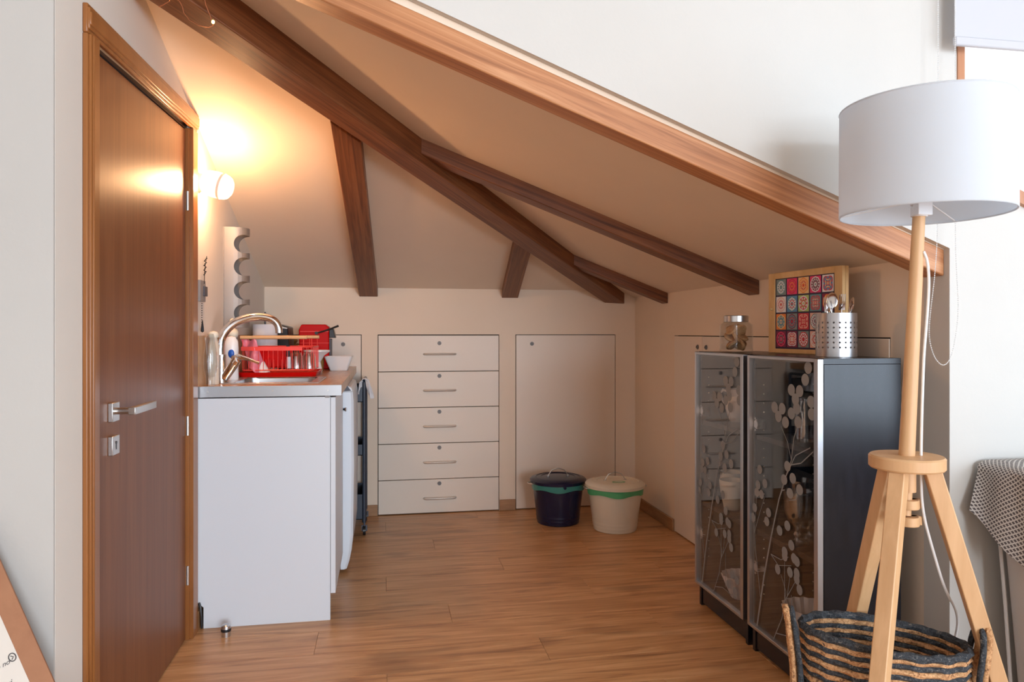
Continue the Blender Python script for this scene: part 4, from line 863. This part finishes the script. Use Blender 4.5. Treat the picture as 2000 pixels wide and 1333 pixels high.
R_, PK, OR, YE, WH, BL, GN, GY, TL, MR, CR = (0.60, 0.03, 0.05), (0.80, 0.04, 0.16), (0.85, 0.25, 0.05), (0.85, 0.55, 0.25), (0.80, 0.78, 0.80), (0.10, 0.28, 0.50), (0.45, 0.55, 0.18), (0.22, 0.27, 0.26), (0.12, 0.30, 0.34), (0.22, 0.01, 0.06), (0.80, 0.45, 0.35)
spec = [[(GY, TL, WH, GY), (PK, R_, PK, OR), (YE, OR, YE, R_), (PK, WH, MR, GY), (WH, R_, BL, YE)],
        [(WH, CR, WH, R_), (BL, TL, WH, R_), (GN, WH, R_, GN), (TL, R_, GY, CR), (MR, OR, YE, R_)],
        [(OR, YE, TL, BL), (GY, MR, TL, R_), (R_, CR, R_, R_), (CR, GY, WH, MR), (TL, WH, GY, CR)],
        [(MR, PK, MR, GY), (MR, WH, R_, CR), (GY, R_, WH, R_), (CR, WH, CR, R_), (GY, WH, R_, MR)]]
tw_ = (KW - 0.078) / 5; th_ = (KH - 0.042) / 4
for r in range(4):
    for q in range(5):
        a = KW - 0.038 - (q + 1) * tw_ + 0.0035; z = KH - 0.022 - (r + 1) * th_ + 0.003
        mm = mandala(r * 5 + q, *spec[r][q], [8, 12, 6, 10, 4][(q + r) % 5], [12, 8, 16, 12, 8][(q + 2 * r) % 5], [0.012, 0.0, 0.02, 0.01, 0.05][(q + r) % 5])
        MB().box(a, a + tw_ - 0.007, -0.006, -0.0030, z, z + th_ - 0.006).build('tile', mm, kb, local=True, smooth=0)

# cutlery holder
hx, hy = 1.415, 2.062; HR, HH = 0.061, 0.138
ch_ = thing('cutlery_holder', 'perforated stainless steel cutlery holder on the nearer cabinet', 'cutlery holder', (hx, hy, ZT))
cyl = MB().lathe([(HR, 0.0006), (HR, HH), (HR - 0.0016, HH), (HR - 0.0016, 0.002), (0.0001, 0.002), (0.0001, 0.0006)], (0, 0, 0), 72).build('cup', 'holdsteel', ch_, local=True)
hol = MB()
for i in range(22):
    a = 2 * PI * i / 22
    for kz in range(6): hol.cyl((math.cos(a) * (HR - 0.008), math.sin(a) * (HR - 0.008), 0.030 + kz * 0.0155), (math.cos(a) * (HR + 0.006), math.sin(a) * (HR + 0.006), 0.030 + kz * 0.0155), 0.0032, n=8)
boolcut(cyl, hol)
def spoon(p0, p1, kind, label):
    p0 = Vector(p0); p1 = Vector(p1); o = thing(kind, label, kind, p0, 0, 'cutlery in the steel holder'); d = (p1 - p0); L = d.length
    q = d.to_track_quat('Z', 'Y'); o.rotation_mode = 'QUATERNION'; o.rotation_quaternion = q
    MB().tube([(0, 0, 0.004), (0, 0, L * 0.5), (0, 0, L * 0.76)], [0.004, 0.003, 0.0028], 8).build('handle', 'chrome', o, local=True)
    if kind == 'spoon': MB().sphere((0, 0, L * 0.87), 0.028, 16, 8, (0.62, 0.12, 1.0)).build('bowl', 'chrome', o, local=True)
    elif kind == 'fork':
        f = MB().box(-0.010, 0.010, -0.0012, 0.0012, L * 0.74, L * 0.84)
        for i in range(4): f.box(-0.010 + i * 0.0058, -0.0074 + i * 0.0058, -0.001, 0.001, L * 0.84, L)
        f.build('tines', 'chrome', o, local=True)
    else: MB().prism([(-0.008, -0.001, L * 0.7), (0.008, -0.001, L * 0.7), (0.010, -0.001, L * 0.9), (0.002, -0.001, L), (-0.008, -0.001, L * 0.95)], (0, 0.002, 0)).build('blade', 'chrome', o, local=True)
spoon((hx - 0.02, hy, ZT + 0.004), (hx + 0.005, hy + 0.028, ZT + 0.205), 'spoon', 'steel spoon standing upright in the centre of the cutlery holder')
spoon((hx + 0.01, hy - 0.02, ZT + 0.004), (hx - 0.030, hy + 0.005, ZT + 0.195), 'knife', 'steel knife leaning left in the cutlery holder')
spoon((hx + 0.02, hy + 0.01, ZT + 0.004), (hx + 0.036, hy + 0.020, ZT + 0.200), 'fork', 'steel fork at the right side of the cutlery holder')
spoon((hx + 0.01, hy - 0.01, ZT + 0.004), (hx + 0.046, hy - 0.018, ZT + 0.185), 'spoon', 'steel spoon leaning right in the cutlery holder')
spoon((hx - 0.01, hy + 0.02, ZT + 0.004), (hx - 0.012, hy + 0.034, ZT + 0.190), 'fork', 'steel fork behind the spoons in the cutlery holder')

# ------------------------------------------------ floor lamp
lx, ly = 1.213, 1.500
lp = thing('floor_lamp', 'tripod floor lamp of light wood with white drum shade', 'floor lamp', (lx, ly, 0))
zd = 0.800
MB().lathe([(0.0001, zd), (0.078, zd), (0.0815, zd + 0.004), (0.0815, zd + 0.027), (0.078, zd + 0.031), (0.0001, zd + 0.031)], (lx, ly, 0), 48).build('disc', 'pine', lp)
for k_ in range(3):
    a = 1.639 + k_ * 2 * PI / 3; ca, sa = math.cos(a), math.sin(a)
    p0 = Vector((lx + 0.052 * ca, ly + 0.052 * sa, zd)); p1 = Vector((lx + 0.278 * ca, ly + 0.278 * sa, 0.0))
    d = (p1 - p0).normalized(); t = Vector((-sa, ca, 0)) * 0.0175; rdl = Vector((ca, sa, 0)) * 0.0185
    mb = MB(); vs = [p0 - t - rdl, p0 + t - rdl, p0 + t + rdl, p0 - t + rdl, p1 - t - rdl, p1 + t - rdl, p1 + t + rdl, p1 - t + rdl]
    mb.add(vs, [(3, 2, 1, 0), (4, 5, 6, 7), (0, 1, 5, 4), (1, 2, 6, 5), (2, 3, 7, 6), (3, 0, 4, 7)]); mb.build('leg', 'pine', lp, bevel=0.0025)
top = Vector((lx + 0.029, ly - 0.005, 1.405))
MB().cyl((lx, ly, zd + 0.03), top, 0.0175, 0.0135, 24).build('pole', 'pine', lp)
MB().cyl((lx + 0.004, ly, 0.745), (lx + 0.004, ly, zd), 0.017, n=20).cyl((lx - 0.002, ly, 0.69), (lx + 0.002, ly, 0.745), 0.011, n=16).build('hub', 'pine', lp)
for z in (0.705, 0.665):
    MB().cyl((lx + 0.004, ly, z), (lx + 0.004, ly, z + 0.022), 0.024, n=20).box(lx + 0.010, lx + 0.036, ly - 0.008, ly + 0.008, z, z + 0.022).build('clip', 'pine', lp, bevel=0.002)
MB().cyl(top + Vector((0, 0, -0.012)), top + Vector((0.0005, 0, 0.012)), 0.018, n=20).box(top.x - 0.018, top.x + 0.020, top.y - 0.02, top.y + 0.0, top.z - 0.010, top.z + 0.03).build('socket', 'plasticw', lp, bevel=0.002)
sx_, sy_ = lx + 0.042, ly - 0.006
SR0, SR1, SZ0, SZ1 = 0.1840, 0.1830, 1.400, 1.652
shd = MB().lathe([(SR0, SZ0), (SR1, SZ1), (SR1 - 0.001, SZ1), (SR0 - 0.001, SZ0)], (sx_, sy_, 0), 72, close=True).build('shade', 'shade', lp)
for z in (SZ0, SZ1): MB().tube([(sx_ + (SR0 - 0.002) * math.cos(2 * PI * i / 60), sy_ + (SR0 - 0.002) * math.sin(2 * PI * i / 60), z) for i in range(60)], 0.0022, 6, closed=True).build('shade_ring', 'shade', shd)
sp_ = MB()
for i in range(3):
    a = 0.5 + i * 2 * PI / 3; sp_.cyl((sx_, sy_, SZ0 + 0.035), (sx_ + 0.1815 * math.cos(a), sy_ + 0.1815 * math.sin(a), SZ0 + 0.002), 0.0018, n=6)
sp_.lathe([(0.020, SZ0 + 0.033), (0.030, SZ0 + 0.033), (0.030, SZ0 + 0.037), (0.020, SZ0 + 0.037)], (sx_, sy_, 0), 20, close=True)
sp_.build('shade_spider', 'plasticw', shd)
MB().sphere((sx_ - 0.015, sy_, SZ0 + 0.09), 0.03, 16, 10, (1, 1, 1.2)).cyl((sx_ - 0.017, sy_, SZ0 + 0.02), (sx_ - 0.016, sy_, SZ0 + 0.06), 0.016).build('light_bulb', 'plasticw', lp)
MB().tube(chai3([(lx + 0.030, ly - 0.018, 1.31), (lx + 0.040, ly - 0.018, 1.29), (lx + 0.046, ly - 0.016, 1.25), (lx + 0.046, ly - 0.014, 1.20), (lx + 0.040, ly - 0.014, 1.13), (lx + 0.034, ly - 0.014, 1.07), (lx + 0.032, ly - 0.012, 0.98), (lx + 0.030, ly - 0.010, 0.86), (lx + 0.030, ly - 0.010, 0.79), (1.244, 1.488, 0.700), (1.272, 1.482, 0.595), (1.308, 1.490, 0.507), (1.358, 1.505, 0.445), (1.40, 1.56, 0.36), (1.43, 1.66, 0.15), (1.44, 1.70, 0.02)]), 0.0032, 8).build('cord', 'cord', lp)

# ------------------------------------------------ basket
bx_, by_ = 1.165, 1.520; BA, BB, BR = 0.178, 0.104, math.radians(-26.6); HB = 0.40
bk = thing('woven_basket', 'oval black and tan coiled jute basket under the floor lamp', 'basket', (bx_, by_, 0), BR)
random.seed(5); NR = 33
for i in range(NR):
    z = 0.009 + (HB - 0.009) * i / (NR - 1); t = i / (NR - 1); s = 0.86 + 0.14 * t ** 0.7
    n_ = 170; ph = random.uniform(0, 6)
    pts = [(BA * s * math.cos(2 * PI * q / n_), BB * s * math.sin(2 * PI * q / n_), z + 0.0015 * math.sin(3 * 2 * PI * q / n_ + ph) - 0.010 * t * math.cos(2 * PI * q / n_)) for q in range(n_)]
    MB().tube(pts, 0.0074 if i < NR - 1 else 0.0095, 7, closed=True, tw=0.62, ta=0.20).build('coil', 'juteb' if (i % 2 == 0 or i in (5, 13, 21)) else 'jute', bk, local=True, smooth=60)
MB().lathe([(0.0001, 0.002), (0.85, 0.002), (0.85, 0.010), (0.0001, 0.010)], (0, 0, 0), 40, BA, BB).build('base', 'juteb', bk, local=True)
for s in (-1, 1):
    x0 = s * (BA + 0.012)
    pts = []
    for q in range(29):
        a = PI * q / 28
        if q <= 4: pass
        pts.append((x0 + s * 0.006 + s * 0.020 * math.sin(a), (-0.050 * math.cos(a)) * (0.55 + 0.45 * math.sin(a)) , (HB - 0.20 + 0.0) + (0.245 * math.sin(a) ** 0.45 if 0 < q < 28 else 0)))
    MB().tube(pts, 0.0075, 8, tw=1.2, ta=0.15).build('handle', 'jute', bk, local=True, smooth=60)
    MB().tube([(p[0] - s * 0.013, p[1] * 1.25, p[2] - 0.003) for p in pts], 0.0065, 8, tw=1.2, ta=0.15).build('handle', 'juteb', bk, local=True, smooth=60)

# ------------------------------------------------ roller blind and its chain
rb = thing('roller_blind', 'white roller blind half lowered over the upper right window', 'blind', (2.2, 1.78, 2.3))
MB().box(1.584, 2.80, 1.770, 1.772, 1.955, 2.42).build('fabric', 'blind', rb)
MB().box(1.583, 2.80, 1.764, 1.778, 1.930, 1.956).build('hem_bar', 'blind', rb, bevel=0.004)
MB().cyl((1.60, 1.775, 2.44), (2.82, 1.775, 2.44), 0.028, n=24).build('roller', 'blind', rb)
cc = []
X_l, X_r = 1.560, 1.628; 
path = [(X_l + 0.012, 2.44), (X_l + 0.012, 1.45), (X_l + 0.004, 1.30), (X_l - 0.016, 1.16), (X_l - 0.018, 1.10), (X_l, 1.045), (X_l + 0.030, 1.02), (X_l + 0.055, 1.045), (X_r + 0.004, 1.12), (X_r + 0.012, 1.20), (X_r + 0.002, 1.32), (X_r, 1.45), (X_r, 2.44)]
def chaikin(ps, k=3):
    for _ in range(k):
        q = [ps[0]]
        for a, b in zip(ps, ps[1:]): q += [(a[0] * .75 + b[0] * .25, a[1] * .75 + b[1] * .25), (a[0] * .25 + b[0] * .75, a[1] * .25 + b[1] * .75)]
        ps = q + [ps[-1]]
    return ps
path = chaikin([(a * 0.971, 1.12 + (b - 1.12) * 0.971) for a, b in path])
bead = MB(); step = 0.0062; acc = 0.0
for i in range(len(path) - 1):
    (a0, b0), (a1, b1) = path[i], path[i + 1]; L = math.hypot(a1 - a0, b1 - b0)
    while acc <= L and L > 0:
        t = acc / L; acc += step; c = (a0 + (a1 - a0) * t, 1.765, b0 + (b1 - b0) * t); r_ = 0.0024
        bead.add([(c[0] + dx * r_, c[1] + dy * r_, c[2] + dz * r_) for dx, dy, dz in ((1, 0, 0), (-1, 0, 0), (0, 1, 0), (0, -1, 0), (0, 0, 1), (0, 0, -1))], [(0, 2, 4), (2, 1, 4), (1, 3, 4), (3, 0, 4), (2, 0, 5), (1, 2, 5), (3, 1, 5), (0, 3, 5)])
    acc -= L
bead.tube([(a, 1.765, b) for a, b in path], 0.0006, 4)
bead.build('bead_chain', 'cord', rb, kind='stuff')

# outside: pale pink eave of the house across
ev = MB().box(1.9, 6.5, 5.2, 5.6, 3.05, 3.62)
tag(ev.build('neighbour_eave', 'pinkwall'), 'pale pink roof edge seen outside through the upper right window', 'building')

# ------------------------------------------------ armchair with a knitted throw at the right edge
arm = thing('armchair', 'armchair under a white slipcover at the right edge', 'armchair', (1.95, 1.45, 0))
sl_ = MB(); 
def ring(z, e): return rrect(1.705 + e, 2.50 - e, 0.95 + e, 1.765 - e, 0.05, z, 4)
loft(sl_, [ring(0.01, 0.030), ring(0.10, 0.028), ring(0.4, 0.012), ring(0.60, 0.0), ring(0.68, 0.0), ring(0.71, 0.012), ring(0.722, 0.04)])
bk_ = sl_.build('slipcover', 'linen', arm, smooth=50)
MB().tube([(1.742, 1.735, 0.01), (1.725, 1.745, 0.35), (1.710, 1.755, 0.60)], 0.005, 8).build('piping', 'linen', arm)
th = mat('knitted_throw', (0.6, 0.57, 0.52), 0.95)
tc = nn(th, 'ShaderNodeUVMap'); mp = nn(th, 'ShaderNodeMapping'); mp.inputs['Scale'].default_value = (1, 1, 1); mp.inputs['Rotation'].default_value = (0, 0, PI / 4); lk(th, tc.outputs[0], mp.inputs[0])
se = nn(th, 'ShaderNodeSeparateXYZ'); lk(th, mp.outputs[0], se.inputs[0]); outs = []
for q in (0, 1):
    n1 = nn(th, 'ShaderNodeMath', operation='MULTIPLY'); n1.inputs[1].default_value = 1.0; lk(th, se.outputs[q], n1.inputs[0])
    n2 = nn(th, 'ShaderNodeMath', operation='FRACT'); lk(th, n1.outputs[0], n2.inputs[0]); n3 = nn(th, 'ShaderNodeMath', operation='LESS_THAN'); n3.inputs[1].default_value = 0.34; lk(th, n2.outputs[0], n3.inputs[0]); outs.append(n3.outputs[0])
mxm = nn(th, 'ShaderNodeMath', operation='MAXIMUM'); lk(th, outs[0], mxm.inputs[0]); lk(th, outs[1], mxm.inputs[1])
mc = nn(th, 'ShaderNodeMix', data_type='RGBA'); mc.inputs[6].default_value = (0.12, 0.10, 0.10, 1); mc.inputs[7].default_value = (0.66, 0.62, 0.58, 1); lk(th, mxm.outputs[0], mc.inputs[0]); base(th, mc.outputs[2])
M['throw'] = th
tm = MB()
def thr(u, v):
    # u: from the far end towards the camera; v: from the hanging hem up the left side and over the top
    y = 1.80 - 0.75 * u; hem = 0.615 - 0.10 * min(1, u * 5) - 0.03 * math.sin(u * 9); s = v * 0.60
    up = 0.730 - hem
    fold = 0.012 * math.sin(u * 34 + 1) * (1 - v) 
    if s < up: 
        t = s / up; return (1.690 - 0.050 * (1 - t) * math.exp(-u * 10) - 0.006 + fold * 0.6, y - 0.02 * (1 - t), hem + s)
    q = min((s - up) / 0.06, 1) * PI / 2
    if s < up + 0.06: return (1.684 + 0.040 * (1 - math.cos(q)), y, 0.730 + 0.022 * math.sin(q))
    return (1.724 + (s - up - 0.06), y, 0.752 + 0.004 * math.sin(u * 25))
sheet(tm, thr, 60, 50, -0.010)
to = tm.build('knitted_throw', 'throw', None, smooth=60)
uv = to.data.uv_layers.new(name='UVMap')
for l in to.data.loops:
    co = to.data.vertices[l.vertex_index].co; uv.data[l.index].uv = (co.y * 105, (co.x * 0.8 + co.z) * 105)
tag(to, 'grey and white net-knit throw draped over the armchair', 'blanket')

# ------------------------------------------------ kraft board with a handwritten sheet, lower left
kd = thing('message_board', 'tilted brown kraft board with cream handwritten sheet, bottom left', 'board', (-0.47, 1.36, 0))
kd.rotation_mode = 'XYZ'
# local x: along its right edge upward ; build in the board's own plane, then place by matrix
P0 = Vector((-0.467, 1.540, 0.004)); P1 = Vector((-0.791, 1.650, 0.665))
ux = (P1 - P0).normalized(); nrm = Vector((0.25, -1.0, 0.35)); uy = nrm.cross(ux).normalized(); nz = ux.cross(uy).normalized()
if uy.x > 0: uy = -uy; nz = ux.cross(uy).normalized()
if nz.y > 0: nz = -nz
kd.matrix_world = Matrix.Translation(P0) @ Matrix((ux, uy, nz)).transposed().to_4x4()
BL_ = 0.86
MB().box(0, BL_, 0, 0.50, -0.012, 0).build('backing', 'kraft', kd, local=True, bevel=0.001)
MB().box(0.06, BL_ - 0.06, 0.036, 0.45, 0.0, 0.0015).build('sheet', 'paper', kd, local=True)
def write(txt, x, y, size):
    cu = bpy.data.curves.new('handwriting', 'FONT'); cu.body = txt; cu.size = size; cu.align_x = 'RIGHT'; cu.shear = 0.4; cu.extrude = 0.0003
    t = bpy.data.objects.new('tmp', cu); COL.objects.link(t); bpy.context.view_layer.update()
    me = bpy.data.meshes.new_from_object(t.evaluated_get(bpy.context.evaluated_depsgraph_get())); bpy.data.objects.remove(t)
    me.transform(Matrix(((0, 1, 0, x), (-1, 0, 0, y), (0, 0, 1, 0.0020), (0, 0, 0, 1)))); me.materials.clear(); me.materials.append(M['ink'])
    o = bpy.data.objects.new('handwriting', me); COL.objects.link(o); o.parent = kd
write('amore ddo no', 0.527, 0.052, 0.013); write('casa pazi', 0.488, 0.062, 0.015); write('dolce e', 0.45, 0.09, 0.018)
MB().tube([(0.536 + 0.008 * math.cos(a), 0.045 + 0.006 * math.sin(a), 0.0022) for a in [2 * PI * i / 14 for i in range(14)]], 0.001, 4, closed=True).tube([(0.540, 0.047, 0.0022), (0.536, 0.043, 0.0022), (0.532, 0.047, 0.0022)], 0.0008, 4).build('doodle', 'ink', kd, local=True)
